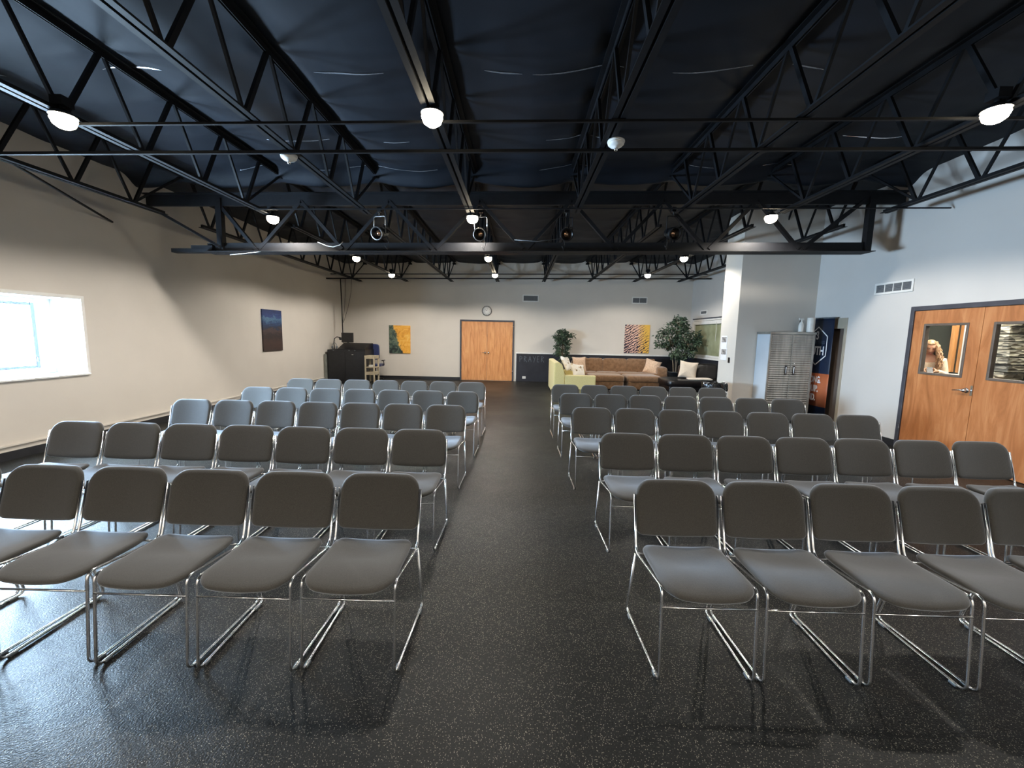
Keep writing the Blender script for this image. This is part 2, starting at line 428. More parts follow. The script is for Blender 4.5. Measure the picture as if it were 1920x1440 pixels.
# ------------------------------------------------------------------ far double door
def lever(par, x, y, z, sgn, axis='Y'):
    pass
d1 = empty('door_1', (-1.135, YF, 0)); struct(d1)
fx0, fx1, ftop = -2.07, -.17, 2.135
wpart('door_frame', MB().frame('Y', YF-.05, YF-.0005, fx0, fx1, 0, ftop, .05, 0, .055), M_frame, d1, bevel=.004)
mid = (fx0+fx1)/2
for s in (-1, 1):
    a, b_ = (fx0+.052, mid-.004) if s < 0 else (mid+.004, fx1-.052)
    lf = wpart('door_leaf', MB().box(a, b_, YF-.03, YF-.002, .012, ftop-.058), M_wood, d1, bevel=.002)
    xh = mid+s*.06
    hd = MB().lathe([(.0,-.062),(.026,-.060),(.03,-.05),(.018,-.03),(.012,0)], (xh, YF-.03, 1.0), 16, 'Y')
    hd.lathe([(.032,-.008),(.032,0)], (xh, YF-.03, 1.0), 16, 'Y')
    if s < 0: hd.tube([(xh, YF-.085, 1.0), (xh-.03, YF-.095, 1.0), (xh-.11, YF-.09, .998)], .009, 8)
    o = hd.build('door_handle', M_chrome, lf); o.matrix_parent_inverse = lf.matrix_world.inverted()
    o.parent = lf; o.location = (0, 0, 0); o.matrix_parent_inverse = Matrix.Identity(4)
    xs = fx0+.045 if s < 0 else fx1-.045
    for zz in (.3, 1.07, 1.85):
        h_ = MB().tube([(xs, YF-.055, zz), (xs, YF-.055, zz+.1)], .008, 8).build('hinge', M_chrome, lf)
# wall clock
ck = empty('wall_clock', (-1.138, YF-.045, 2.45)); tag(ck, 'round white wall clock with black numbers above the far double doors', 'clock')
MB().lathe([(.168,.045),(.172,.02),(.168,0),(.158,-.004),(.152,.006)], (0,0,0), 40, 'Y', caps=False).build('rim', M_dkplastic, ck)
MB().lathe([(.154,.03),(.154,.006),(.0,.006)], (0,0,0), 40, 'Y').build('dial', M_white, ck)
m = MB()
for k in range(12):
    a = k*PI/6; m.obox((.125*math.sin(a), .003, .125*math.cos(a)), (.143*math.sin(a), .003, .143*math.cos(a)), .012, .003, up=(0,1,0))
m.build('hour_marks', M_dkplastic, ck)
MB().obox((0,.0,0), (-.055,.0,.045), .009, .003, up=(0,1,0)).build('hour_hand', M_dkplastic, ck)
MB().obox((0,-.002,0), (.03,-.002,.105), .006, .003, up=(0,1,0)).build('minute_hand', M_dkplastic, ck)

# wall vents
M_ventdark = mat('dark_vent_cavity', S(38, 38, 40), .7)
M_ventgrey = mat('grey_vent_slats', S(150, 152, 154), .5)
def vent(name, loc, w, h, cells, rz, label):
    e = empty(name, loc, rz); tag(e, label, 'vent', 'air vents on the walls')
    m = MB(); fr = .032
    m.frame('Y', -.018, -.0005, -w/2, w/2, -h/2, h/2, fr)
    for k in range(1, cells): 
        x = -w/2+fr+(w-2*fr)*k/cells; m.box(x-.007, x+.007, -.016, -.001, -h/2+fr, h/2-fr)
    m.build('frame', M_white, e, bevel=.002)
    MB().box(-w/2+fr, w/2-fr, -.003, 0, -h/2+fr, h/2-fr).build('backing', M_ventdark, e)
    m = MB(); n = max(5, int(h/.022))
    for k in range(n):
        z = -h/2+fr+(h-2*fr)*(k+.5)/n
        m.obox((-w/2+fr, -.008, z), (w/2-fr, -.008, z), .012, .0025, up=(0,.6,.8))
    m.build('louvres', M_ventgrey, e)
    return e
vent('wall_vent', (.38, YF, 2.91), .56, .24, 1, 0, 'white air vent on the far wall to the right of the clock')
vent('wall_vent', (4.15, YF, 2.905), .53, .23, 2, 0, 'white two-section air vent on the far wall above the striped painting')
vent('wall_vent', (XR, 13.55, 2.47), .46, .15, 1, -PI/2, 'small air vent on the right wall above the shaded window')
vent('wall_vent', (XR, 6.80, 2.495), .68, .185, 4, -PI/2, 'white four-section air vent on the right wall beside the lobby doors')
# outlet
o = empty('wall_outlet', (.21, YF-.015, .14)); tag(o, 'small white electrical outlet low on the black wainscot', 'outlet')
MB().box(-.06, .06, -.008, 0, -.04, .04).build('cover_plate', M_white, o, bevel=.003)
MB().box(-.035, -.015, -.011, -.007, -.012, .012).box(.015, .035, -.011, -.007, -.012, .012).build('sockets', M_ventgrey, o)

# ------------------------------------------------------------------ paintings
def canvas(name, loc, w, h, rz, m, label):
    o = MB().box(-w/2, w/2, -.035, 0, -h/2, h/2).build(name, m, bevel=.003)
    o.location = loc; o.rotation_euler = (0, 0, rz); tag(o, label, 'painting', 'canvas paintings on the walls'); return o
def art_blue():
    m = mat('painted_blue_harbour', S(30, 60, 110), .5)
    v = coords(m, (1,1,1)); sp = N(m, 'ShaderNodeSeparateXYZ'); L(m, v, sp.inputs[0])
    n = N(m, 'ShaderNodeTexNoise', Scale=7, Detail=6, Distortion=1); L(m, coords(m, (1,1,2.6)), n.inputs['Vector'])
    a = N(m, 'ShaderNodeMath', operation='MULTIPLY_ADD'); L(m, sp.outputs['Z'], a.inputs[0]); a.inputs[1].default_value = .85; a.inputs[2].default_value = .33
    b_ = N(m, 'ShaderNodeMath', operation='MULTIPLY_ADD'); L(m, n.outputs['Fac'], b_.inputs[0]); b_.inputs[1].default_value = .34; L(m, a.outputs[0], b_.inputs[2])
    c = ramp(m, b_.outputs[0], [(.0, S(44,32,32)), (.25, S(62,44,40)), (.38, S(36,30,36)), (.50, S(70,56,56)), (.56, S(24,34,58)), (.66, S(28,62,104)), (.74, S(70,110,140)), (.80, S(24,54,112)), (.95, S(16,36,82))])
    L(m, c, bsdf(m).inputs['Base Color']); return m
def art_yellow():
    m = mat('painted_yellow_green', S(220, 160, 50), .5)
    v = coords(m); sp = N(m, 'ShaderNodeSeparateXYZ'); L(m, v, sp.inputs[0])
    n = N(m, 'ShaderNodeTexNoise', Scale=5, Detail=6, Distortion=1.4); L(m, v, n.inputs['Vector'])
    y = ramp(m, n.outputs['Fac'], [(.3, S(204,136,36)), (.5, S(232,168,60)), (.7, S(238,192,98))])
    g = ramp(m, n.outputs['Fac'], [(.32, S(22,30,30)), (.45, S(52,72,64)), (.55, S(104,118,98)), (.60, S(46,60,40)), (.72, S(170,170,140))])
    # boundary: left of x, plus the foot of the canvas
    a = N(m, 'ShaderNodeMath', operation='MULTIPLY_ADD'); L(m, sp.outputs['Z'], a.inputs[0]); a.inputs[1].default_value = .32; L(m, sp.outputs['X'], a.inputs[2])
    b_ = N(m, 'ShaderNodeMath', operation='MULTIPLY_ADD'); L(m, n.outputs['Fac'], b_.inputs[0]); b_.inputs[1].default_value = .35; L(m, a.outputs[0], b_.inputs[2])
    k = ramp(m, b_.outputs[0], [(.08, (0,0,0,1)), (.13, (1,1,1,1))])
    mx = N(m, 'ShaderNodeMix', data_type='RGBA'); L(m, k, mx.inputs['Factor']); L(m, g, mx.inputs[6]); L(m, y, mx.inputs[7])
    L(m, mx.outputs[2], bsdf(m).inputs['Base Color']); return m
def art_stripes():
    m = mat('painted_diagonal_strokes', S(220, 160, 50), .5)
    v = coords(m); sp = N(m, 'ShaderNodeSeparateXYZ'); L(m, v, sp.inputs[0])
    bg = ramp(m, sp.outputs['X'], [(.0, S(226,186,166)), (.10, S(226,180,120)), (.28, S(230,182,80))])
    w_ = N(m, 'ShaderNodeTexWave', Scale=4.2, Distortion=7, Detail=4); w_.inputs['Detail Scale'].default_value = 2.4
    w_.wave_type = 'BANDS'; w_.bands_direction = 'Z'
    L(m, coords(m, (1,1,1), (0, math.radians(33), 0)), w_.inputs['Vector'])
    a = N(m, 'ShaderNodeMath', operation='MULTIPLY_ADD'); L(m, sp.outputs['X'], a.inputs[0]); a.inputs[1].default_value = -.75; L(m, w_.outputs['Fac'], a.inputs[2])
    b_ = N(m, 'ShaderNodeMath', operation='MULTIPLY_ADD'); L(m, sp.outputs['Z'], b_.inputs[0]); b_.inputs[1].default_value = -.35; L(m, a.outputs[0], b_.inputs[2])
    k = ramp(m, b_.outputs[0], [(.58, (0,0,0,1)), (.72, (1,1,1,1))])
    mx = N(m, 'ShaderNodeMix', data_type='RGBA'); L(m, k, mx.inputs['Factor']); L(m, bg, mx.inputs[6]); mx.inputs[7].default_value = S(50,38,56)
    L(m, mx.outputs[2], bsdf(m).inputs['Base Color']); return m
canvas('painting', (XL, 10.15, 1.625), .80, 1.01, PI/2, art_blue(), 'tall dark blue and brown canvas painting on the left wall')
canvas('painting', (-4.21, YF, 1.40), .755, .98, 0, art_yellow(), 'green and yellow canvas painting on the far wall left of the doors')
canvas('painting', (4.125, YF, 1.575), .86, .985, 0, art_stripes(), 'canvas painting of dark diagonal strokes on yellow above the brown sofa')

# ------------------------------------------------------------------ steel roof structure
def joist(y0, y1, first_bottom, name='roof_joist', half=False):
    """bar joist along Y; local x=0, z=0 at the underside of the bottom chord"""
    e = empty(name); T = .735
    m = MB()
    for s in (-1, 1):    # two angles back to back
        m.box(s*.012 if s > 0 else -.058, .058 if s > 0 else -.012, y0+.25, y1-.45, 0, .006)
        m.box(s*.012-.003, s*.012+.003, y0+.25, y1-.45, .006, .05)
    m.build('bottom_chord', M_steel, e)
    m = MB()
    for s in (-1, 1):
        m.box(.012 if s > 0 else -.062, .062 if s > 0 else -.012, y0, y1, T-.006, T)
        m.box(s*.012-.003, s*.012+.003, y0, y1, T-.055, T-.006)
    m.box(-.05, .05, y1-.12, y1, T-.10, T-.05).box(-.05, .05, y0, y0+.12, T-.10, T-.05)
    m.build('top_chord', M_steel, e)
    m = MB(); k = 0; yb = first_bottom
    while yb < y1-.5:
        for (t, thick) in ((yb-.38, .011), (yb+.38, .014)):
            if t > y0+.05 and t < y1:
                m.obox((0, yb+(.02 if t > yb else -.02), .03), (0, t+(-.02 if t > yb else .02), T-.03), thick*2.7, thick*2.2, up=(1,0,0))
        yb += .76
    m.obox((0, yb-.76+.01, .03), (0, y1-.06, T-.04), .026, .022, up=(1,0,0))   # end diagonals up to the bearing seats
    m.obox((0, first_bottom-.01, .03), (0, y0+.05, T-.04), .026, .022, up=(1,0,0))
    m.build('web', M_steel, e)
    return e
YG = 6.75
ordn = ['leftmost', 'second', 'third', 'fourth', 'fifth', 'sixth', 'seventh', 'rightmost']
fj = joist(YN+.1, YG+.02, -2.54, 'roof_joist')
bj = joist(YG+.05, YF-.02, YG+.5, 'roof_joist')
for i, x in enumerate(JX):
    a = fj if i == 0 else copy_tree(fj); a.location = (x, 0, jz(x))
    desc = 'leftmost black roof joist' if i == 0 else ('rightmost black roof joist' if i == 7 else ordn[i]+' black roof joist from the left')
    tag(a, desc + ', on the near side of the girder', 'roof joist', 'open web roof joists before the girder')
    b_ = bj if i == 0 else copy_tree(bj); b_.location = (x, 0, jz(x))
    tag(b_, desc + ', beyond the girder to the far wall', 'roof joist', 'open web roof joists beyond the girder')
# girder across the room
g = empty('roof_girder', (0, YG, 0)); tag(g, 'heavy black truss girder crossing the room under the roof joists', 'girder')
def gz(x): return 2.925 + .0155*x
m = MB()
xa, xb = -5.05, 5.44
for s in (-1, 1):
    m.obox((xa, s*.075, gz(xa)+.005), (xb, s*.075, gz(xb)+.005), .13, .01)
    m.obox((xa, s*.015, gz(xa)+.084), (xb, s*.015, gz(xb)+.084), .01, .145)
m.obox((-5.62, 0, gz(-5.62)+.035), (xa+.1, 0, gz(xa)+.035), .12, .06)
m.obox((-5.3, 0, gz(-5.3)+.09), (xa+.1, 0, gz(xa)+.09), .10, .05)
m.build('bottom_chord', M_steel, g)
m = MB()
def gt(x): return 3.66+.0155*x
m.obox((-6.0, 0, gt(-6.0)+.08), (5.9, 0, gt(5.9)+.08), .05, .17)
m.obox((-6.0, 0, gt(-6.0)+.165), (5.9, 0, gt(5.9)+.165), .22, .012)
m.build('top_chord', M_steel, g)
bn = [-4.24, -2.83, -1.38, .06, 1.50, 2.93, 4.38]
tn = [-4.86, -3.50, -2.10, -.66, .78, 2.21, 3.66, 5.3]
for i, x in enumerate(bn):
    for tx in (tn[i], tn[i+1]):
        MB().obox((x+(.03 if tx > x else -.03), 0, gz(x)+.06), (tx, 0, gt(tx)+.06), .05, .06, up=(0,1,0)).build('diagonal', M_steel, g)
for x in (-4.83, 5.40):
    MB().obox((x, 0, gz(x)), (x, 0, gt(x)+.1), .09, .09).build('end_post', M_steel, g)
# brace from the leftmost joist to the girder foot
m = MB().obox((JX[0], 6.25, jz(JX[0])+.01), (-4.80, YG-.08, 2.93), .05, .035)
tag(m.build('brace', M_steel), 'sloping steel brace from the leftmost joist to the girder end', 'brace')
m = MB().obox((JX[0]-.02, 4.45, jz(JX[0])+.01), (-6.13, 6.27, 3.19), .022, .022)
tag(m.build('brace', M_steel), 'thin steel brace running down from the leftmost joist to the left wall', 'brace')
# bridging lines
def rod(name, p, q, w, label):
    o = MB().obox(p, q, w, w*.9).build(name, M_steel); tag(o, label, 'bridging bar', 'thin bridging bars across the joists'); return o
def zb(x, d): return jz(x)+d
rod('bridging_bar', (-3.8, 3.65, zb(-3.8, -.012)), (5.9, 3.65, zb(5.9, -.012)), .022, 'thin bridging bar nearest the camera, just past the first lamps')
rod('bridging_bar', (-6.1, 4.19, zb(-6.1, -.016)), (5.9, 4.19, zb(5.9, -.016)), .030, 'thicker bridging bar just behind the two smoke detectors')
rod('bridging_bar', (-3.8, 6.02, zb(-3.8, -.012)), (5.9, 6.02, zb(5.9, -.012)), .018, 'thin bridging bar just before the girder')
rod('bridging_bar', (-6.1, 13.1, zb(-6.1, -.02)), (5.9, 13.1, zb(5.9, -.02)), .036, 'lower bridging bar close to the far wall')
rod('bridging_bar', (-6.1, 13.4, zb(-6.1, .16)), (5.9, 13.4, zb(5.9, .16)), .03, 'upper bridging bar close to the far wall')

# ------------------------------------------------------------------ ceiling lamps
def lamp(first=[None]):
    if first[0] is None:
        e = empty('ceiling_lamp')
        MB().box(-.05, .05, -.05, .05, 0, .07).lathe([(.02,.0),(.02,-.03)], (0,0,0), 12).build('junction_box', M_steel, e)
        MB().lathe([(.03,-.02),(.05,-.035),(.085,-.06),(.092,-.075),(.088,-.075),(.08,-.062),(.0,-.05)], (0,0,0), 28).build('reflector', M_dkplastic, e)
        MB().lathe([(.078,-.070),(.085,-.10),(.07,-.14),(.04,-.163),(0,-.17)], (0,0,0), 24).build('bulb', M_bulb, e)
        first[0] = e; return e
    return copy_tree(first[0])
LY = [3.49, 6.35, 9.55, 12.16]
rowname = {-3.74: 'left row', -.73: 'middle row', 3.66: 'right row'}
ordl = ['nearest', 'second nearest', 'third nearest', 'farthest']
for i, y in enumerate(LY):
    for x in (-3.74, -.73, 3.66):
        e = lamp(); e.location = (x, y, jz(x)+.045)
        tag(e, 'glowing round ceiling lamp, %s of the %s' % (ordl[i], rowname[x]), 'ceiling lamp', 'glowing lamps under the joists')
        ld = bpy.data.lights.new('lamp_light', 'SPOT'); ld.energy = 152; ld.color = (1, .93, .84)
        ld.spot_size = math.radians(160); ld.spot_blend = .27; ld.shadow_soft_size = .06
        lo = bpy.data.objects.new('lamp_light', ld); COL.objects.link(lo); lo.location = (x, y, jz(x)-.14)

# added fill: three unseen lamps behind the camera, lighting the front rows
for x in (-3.74, -.73, 3.66):
    e = lamp(); e.location = (x, -2.55, jz(x)+.045)
    tag(e, 'added fill lamp in line with the %s, unseen behind the camera' % rowname[x], 'ceiling lamp', 'glowing lamps under the joists')
    ld = bpy.data.lights.new('lamp_light', 'SPOT'); ld.energy = 270; ld.color = (1, .90, .78)
    ld.spot_size = math.radians(164); ld.spot_blend = .5; ld.shadow_soft_size = .06
    lo = bpy.data.objects.new('lamp_light', ld); COL.objects.link(lo); lo.location = (x, -2.55, jz(x)-.20)
# smoke detectors
def detector(loc, label, first=[None]):
    if first[0] is None:
        e = empty('smoke_detector')
        MB().lathe([(.0,0),(.078,0),(.08,-.012),(.078,-.018)], (0,0,0), 32).build('base', M_white, e)
        MB().lathe([(.074,-.018),(.072,-.034),(.055,-.05),(.03,-.056),(.028,-.062),(0,-.062)], (0,0,0), 32).build('housing', M_white, e)
        MB().lathe([(.016,-.062),(.018,-.078),(.010,-.088),(0,-.09)], (0,0,0), 16).build('sensor', M_chrome, e)
        first[0] = e
    else: e = copy_tree(first[0])
    e.location = loc; tag(e, label, 'smoke detector', 'white smoke detectors under the joists')
detector((.852, 4.02, jz(.85)-.003), 'white smoke detector under the joist right of the middle lamps')
detector((-2.33, 4.28, jz(-2.33)-.003), 'white smoke detector under the joist left of the middle lamps')

# theatre spotlights hung near the girder
M_lens = mat('glass_lens', S(190, 150, 120), .08, metal=.9)
M_spotmetal = mat('brushed_spotlight_metal', S(165, 165, 165), .3, metal=.9)
def spot(loc, rz, tilt, body, label):
    e = empty('stage_spotlight', loc, rz)
    MB().tube(fillet([(-.095,0,-.26),(-.095,0,-.02),(.095,0,-.02),(.095,0,-.26)], .03), .007, 8).build('yoke', body, e)
    MB().tube([(0,0,-.02),(0,0,.10)], .009, 8).box(-.03, .03, -.02, .02, .04, .11).build('clamp', M_dkplastic, e)
    R = Matrix.Rotation(tilt, 3, 'X')
    MB().lathe([(0,.17),(.05,.17),(.06,.15),(.06,.05),(.085,.02),(.085,-.09),(.079,-.09),(.079,-.03),(.0,-.02)], (0,0,-.26), 28, 'Y', mat=R).build('housing', M_dkplastic, e)
    MB().lathe([(.088,-.075),(.095,-.075),(.095,-.092),(.088,-.092)], (0,0,-.26), 28, 'Y', mat=R, caps=False).build('rim', body, e)
    MB().lathe([(.05,-.028),(.035,-.045),(0,-.05)], (0,0,-.26), 20, 'Y', mat=R).build('lens', M_lens, e)
    MB().tube([(.0,.16,-.24),(.03,.2,-.36),(.01,.18,-.46),(-.02,.16,-.40)], .006, 6).build('cord', M_dkplastic, e)
    tag(e, label, 'spotlight', 'stage spotlights hung before the girder'); return e
spot((-2.10, 6.28, jz(-2.1)-.02), -.25, .25, M_spotmetal, 'black stage spotlight under the third joist, leftmost of the four')
spot((-.60, 6.32, jz(-.6)-.02), -.15, .35, M_chrome, 'silver-yoked stage spotlight just right of the middle lamp')
spot((.66, 6.30, jz(.66)-.03), .1, .3, M_steel, 'black stage spotlight under the fifth joist with a hanging cord')
spot((2.22, 6.30, jz(2.2)-.02), .15, .3, M_steel, 'black stage spotlight on the right, rightmost of the four')
m = MB().tube([(-3.2, 6.62, 3.02), (-3.05, 6.6, 2.96), (-2.95, 6.6, 2.945), (-2.85, 6.62, 2.98), (-2.8, 6.62, 3.03)], .006, 6)
tag(m.build('loose_cable', M_white), 'white loose cable looping over the girder near its left end', 'cable')
m = MB().tube([(-4.6, 6.6, 2.80), (-4.4, 6.6, 2.82), (-4.2, 6.62, 2.85), (-4.12, 6.62, 2.86)], .005, 6)
tag(m.build('loose_cable', M_white), 'short white cable end hanging below the girder left end', 'cable')
m = MB().tube([(-.1, 6.45, 3.06), (.25, 6.44, 3.04), (.58, 6.42, 3.08)], .004, 6)
tag(m.build('loose_cable', M_alu), 'thin grey cable running to the spotlight with the hanging cord', 'cable')

# ------------------------------------------------------------------ chairs
def side_path(x):
    P = [(.258,.735), (.17,.43), (-.205,.462), (-.240,.010), (.285,.010), (.18,.418)]
    pts = fillet([(x if a > .1 else x*.95, a, b_) for a, b_ in P], [0, .05, .042, .042, .042, 0], 6)
    return pts
def make_chair():
    e = empty('stacking_chair')
    for s in (-1, 1):
        f_ = MB().tube(side_path(s*.233), .0068, 8).build('side_frame', M_chrome, e)
        MB().box(s*.2222-.010, s*.2222+.010, -.20, -.165, 0, .013).build('glide', M_alu, f_, bevel=.003)
        MB().box(s*.233-.010, s*.233+.010, .20, .24, 0, .013).build('glide', M_alu, f_, bevel=.003)
    MB().tube([(-.2213,-.215,.372), (.2213,-.215,.372)], .0052, 8).build('front_stretcher', M_chrome, e)
    MB().tube([(-.233,.165,.425), (.233,.165,.425)], .006, 8).build('rear_stretcher', M_chrome, e)
    # backrest pad
    ol = dense(rrect(-.226, .226, 0, .285, (.03,.03,.085,.085), 7), .03)
    ol = [(x, y-(.016*(1-(x/.226)**2) if y < .1 else 0)) for x, y in ol]
    def wb(x, y, t):
        yy = .200 + .085*(y/.285) - t + .024*(1-(x/.226)**2)
        return (x, yy, .523+y)
    MB().pad(ol, .040, wb).build('backrest', M_chair, e)
    ol = dense(rrect(-.215, .215, -.245, .165, (.09,.09,.055,.055), 7), .03)
    def ws(x, y, t):
        fr = max(0, (-.05-y)/.195)           # waterfall front
        xx = x*(1.0 + .03*fr) 
        z = .462 + t - .030*fr**2.2*(.35+.65*(1-(x/.22)**2))
        z -= .013*math.exp(-((y-.02)/.12)**2)*(1-(x/.215)**2)
        z += .014*max(0, (y-.06)/.10)**1.5*(.4+.6*(x/.215)**2)
        yb = y - .018*(1-(x/.22)**2)*fr
        return (xx, yb, z)
    MB().pad(ol, .034, ws).build('seat', M_chair, e)
    return e
proto = make_chair()
rows = [  # side, first x, back-top y, count, skew of y along x
    ('left', -.776, 2.275, 6, 0.0, 'nearest'), ('left', -.822, 3.40, 7, 0.0, 'second'), ('left', -.822, 4.65, 7, 0.0, 'third'),
    ('left', -.785, 5.80, 7, 0.0, 'fourth'), ('left', -.785, 6.965, 7, 0.0, 'fifth'),
    ('right', .915, 2.295, 5, .003, 'nearest'), ('right', .935, 3.44, 7, 0, 'second'), ('right', .852, 4.70, 7, -.035, 'third'),
    ('right', .828, 5.86, 7, -.035, 'fourth'), ('right', .805, 6.93, 6, -.015, 'fifth')]
nth = ['at the aisle', 'second from the aisle', 'third from the aisle', 'fourth from the aisle', 'fifth from the aisle', 'sixth from the aisle', 'seventh from the aisle']
used = False
for side, x0, yb, cnt, sk, rn in rows:
    for k in range(cnt):
        c = proto if not used else copy_tree(proto); used = True
        s = -1 if side == 'left' else 1
        pit = .492 if side == 'left' else .489
        if side == 'right' and rn in ('nearest',): pit = .490
        x = x0+s*pit*k
        c.location = (x, yb-.285+sk*(x-x0)+random.uniform(-.006, .006), 0)
        c.rotation_euler = (0, 0, random.uniform(-.005, .005)+sk*.5)
        tag(c, 'grey padded chrome chair in the %s row %s of the aisle, %s' % (rn, side, nth[k]), 'chair', 'stacking chairs in rows facing the camera')

# ------------------------------------------------------------------ sofas, plants, far corner
def cushion(name, c, size, m, par, rz=0, rx=0, ry=0, r=.06, puff=1.0, seam=None):
    """soft box: superellipsoid-like grid"""
    sx, sy, sz = size[0]/2, size[1]/2, size[2]/2
    R = Matrix.Rotation(rz, 3, 'Z') @ Matrix.Rotation(ry, 3, 'Y') @ Matrix.Rotation(rx, 3, 'X')
    n1, n2 = 20, 32; vs = []; fs = []
    def pw(a, e): return math.copysign(abs(a)**e, a)
    for i in range(n1+1):
        ph = -PI/2+PI*i/n1
        for j in range(n2):
            th = 2*PI*j/n2
            x = sx*pw(math.cos(ph), .28)*pw(math.cos(th), .22); y = sy*pw(math.cos(ph), .28)*pw(math.sin(th), .22); z = sz*pw(math.sin(ph), .35)
            q = Vector((x, y, z)); q *= 1+.02*noise.noise(q*6+Vector(c))
            vs.append(R @ q + Vector(c))
    for i in range(n1):
        for j in range(n2): fs.append((i*n2+j, i*n2+(j+1) % n2, (i+1)*n2+(j+1) % n2, (i+1)*n2+j))
    return MB().add(vs, fs, True).build(name, m, par)
def throw_pillow(name, c, w, m, label, rz=0, rx=0, ry=0, thick=.16):
    ol = []
    n = 12
    for (a, b_) in (((-1,-1),(1,-1)), ((1,-1),(1,1)), ((1,1),(-1,1)), ((-1,1),(-1,-1))):
        for k in range(n):
            t = k/n; x, y = a[0]+(b_[0]-a[0])*t, a[1]+(b_[1]-a[1])*t
            q = 1-.10*math.sin(PI*t); ol.append((x*w/2*q, y*w/2*q))
    R = Matrix.Rotation(rz, 3, 'Z') @ Matrix.Rotation(ry, 3, 'Y') @ Matrix.Rotation(rx, 3, 'X')
    def wp(x, y, t):
        return R @ Vector((x, -t, y))
    o = MB().pad(ol, thick, wp, rings=((1,.02),(.97,.2),(.9,.42),(.75,.7),(.55,.88),(.3,.97),(.1,1))).build(name, m)
    o.location = c; tag(o, label, 'pillow', 'throw pillows on the sofas'); return o

# yellow-green sofa seen from its end
e = empty('green_sofa', (1.5, 11.8, 0)); tag(e, 'pale yellow-green sofa seen from its end, with its back to the aisle', 'sofa')
MB().poly([(-.55,-1.0,.06),(-.55,-1.0,.93),(-.42,-1.0,.94),(-.33,-1.0,.86),(-.26,-1.0,.62),(-.26,-1.0,.06)], (0,1,0), 2.0).build('backrest', M_green, e, bevel=.03, seg=3)
MB().box(-.26, .55, -1.0, -.80, .06, .60).build('armrest', M_green, e, bevel=.02)
MB().box(-.26, .55, .80, 1.0, .06, .60).build('armrest', M_green, e, bevel=.02)
MB().box(-.26, .50, -.80, .80, .06, .30).build('base', M_green, e, bevel=.02)
cushion('seat_cushion', (.14, -.40, .38), (.80, .80, .17), M_green, e)
cushion('seat_cushion', (.14, .40, .38), (.80, .80, .17), M_green, e)
for sx_ in (-.48, .48):
    for sy_ in (-.92, .92): MB().lathe([(.02,0),(.028,.07)], (sx_, sy_, 0), 12).build('foot', M_dkplastic, e)
def floral():
    m = mat('floral_fabric', S(220, 214, 204), .85)
    v = coords(m); n = N(m, 'ShaderNodeTexVoronoi', Scale=9); L(m, v, n.inputs['Vector'])
    c = ramp(m, n.outputs['Distance'], [(.12, S(90, 84, 60)), (.24, S(200, 180, 150)), (.34, S(228, 224, 216))]); L(m, c, bsdf(m).inputs['Base Color']); return m
M_floral = floral()
throw_pillow('throw_pillow', (1.46, 12.35, .80), .48, M_floral, 'floral pillow leaning on the back of the green sofa, the higher one', PI/2-.5, -.5, .1)
throw_pillow('throw_pillow', (1.72, 11.75, .64), .46, M_floral, 'white floral pillow lying low on the green sofa', .5, -.55, .15)

# brown sectional along the far wall
e = empty('brown_sofa', (3.33, 13.9, 0)); tag(e, 'wide brown suede sofa along the black wainscot', 'sofa')
MB().box(-1.5, 1.5, -.50, .48, .08, .30).build('base', M_brown, e, bevel=.03)
MB().box(-1.5, 1.5, .22, .50, .08, .80).build('back_frame', M_brown, e, bevel=.06, seg=4)
for k, (x, w_) in enumerate(((-1.20,.50), (-.72,.52), (-.06,.84), (.66,.66), (1.12,.36))):
    cushion('back_cushion', (x, .16, .66), (w_, .26, .50), M_brown, e, rx=-.12)
for x in (-1.05, -.35, .35, 1.02):
    cushion('seat_cushion', (x, -.16, .37), (.70, .72, .22), M_brown, e)
cushion('armrest', (1.36, -.05, .38), (.34, .98, .62), M_brown, e)
cushion('armrest', (-1.38, -.05, .38), (.28, .98, .62), M_brown, e)
for sx_ in (-1.38, 1.38):
    for sy_ in (-.4, .4): MB().box(sx_-.03, sx_+.03, sy_-.03, sy_+.03, 0, .09).build('foot', M_dkplastic, e)
throw_pillow('throw_pillow', (2.02, 13.62, .70), .52, M_pillow, 'large cream striped pillow at the left end of the brown sofa', .45, -.2, .0)
throw_pillow('throw_pillow', (4.42, 13.65, .66), .50, M_pillow, 'cream pillow leaning at the right end of the brown sofa', -.35, -.25, .25)
for x, lb in ((2.72, 'left brown suede ottoman in front of the brown sofa, beside the green sofa'), (3.84, 'right brown suede ottoman in front of the brown sofa')):
    e = empty('ottoman', (x, 12.85, 0)); tag(e, lb, 'ottoman', 'brown ottomans before the sofa')
    MB().box(-.49, .49, -.40, .40, .05, .30).build('base', M_brown, e, bevel=.03)
    cushion('cushion', (0, 0, .37), (1.05, .86, .22), M_brown, e)
    for sx_ in (-.43, .43):
        for sy_ in (-.34, .34): MB().box(sx_-.025, sx_+.025, sy_-.025, sy_+.025, 0, .06).build('foot', M_dkplastic, e)

# black leather chaise
e = empty('leather_chaise', (5.03, 12.05, 0)); tag(e, 'black leather chaise lounge under the shaded window', 'chaise')
MB().box(-.75, .75, -.45, .55, .10, .30).build('base', M_leather, e, bevel=.05, seg=3)
cushion('seat_cushion', (0, .02, .36), (1.62, 1.10, .22), M_leather, e)
cushion('back_cushion', (.52, .20, .64), (.62, .30, .50), M_leather, e, rz=-.35, rx=-.25)
cushion('back_cushion', (.12, .42, .62), (.60, .28, .46), M_leather, e, rz=-.1, rx=-.2)
for sx_ in (-.66, .66):
    for sy_ in (-.36, .46): MB().lathe([(.02,0),(.03,.11)], (sx_, sy_, 0), 12).build('foot', M_dkplastic, e)
throw_pillow('throw_pillow', (4.94, 12.02, .72), .50, M_cream, 'white pillow standing on the black leather chaise', -.25, -.2, .12)
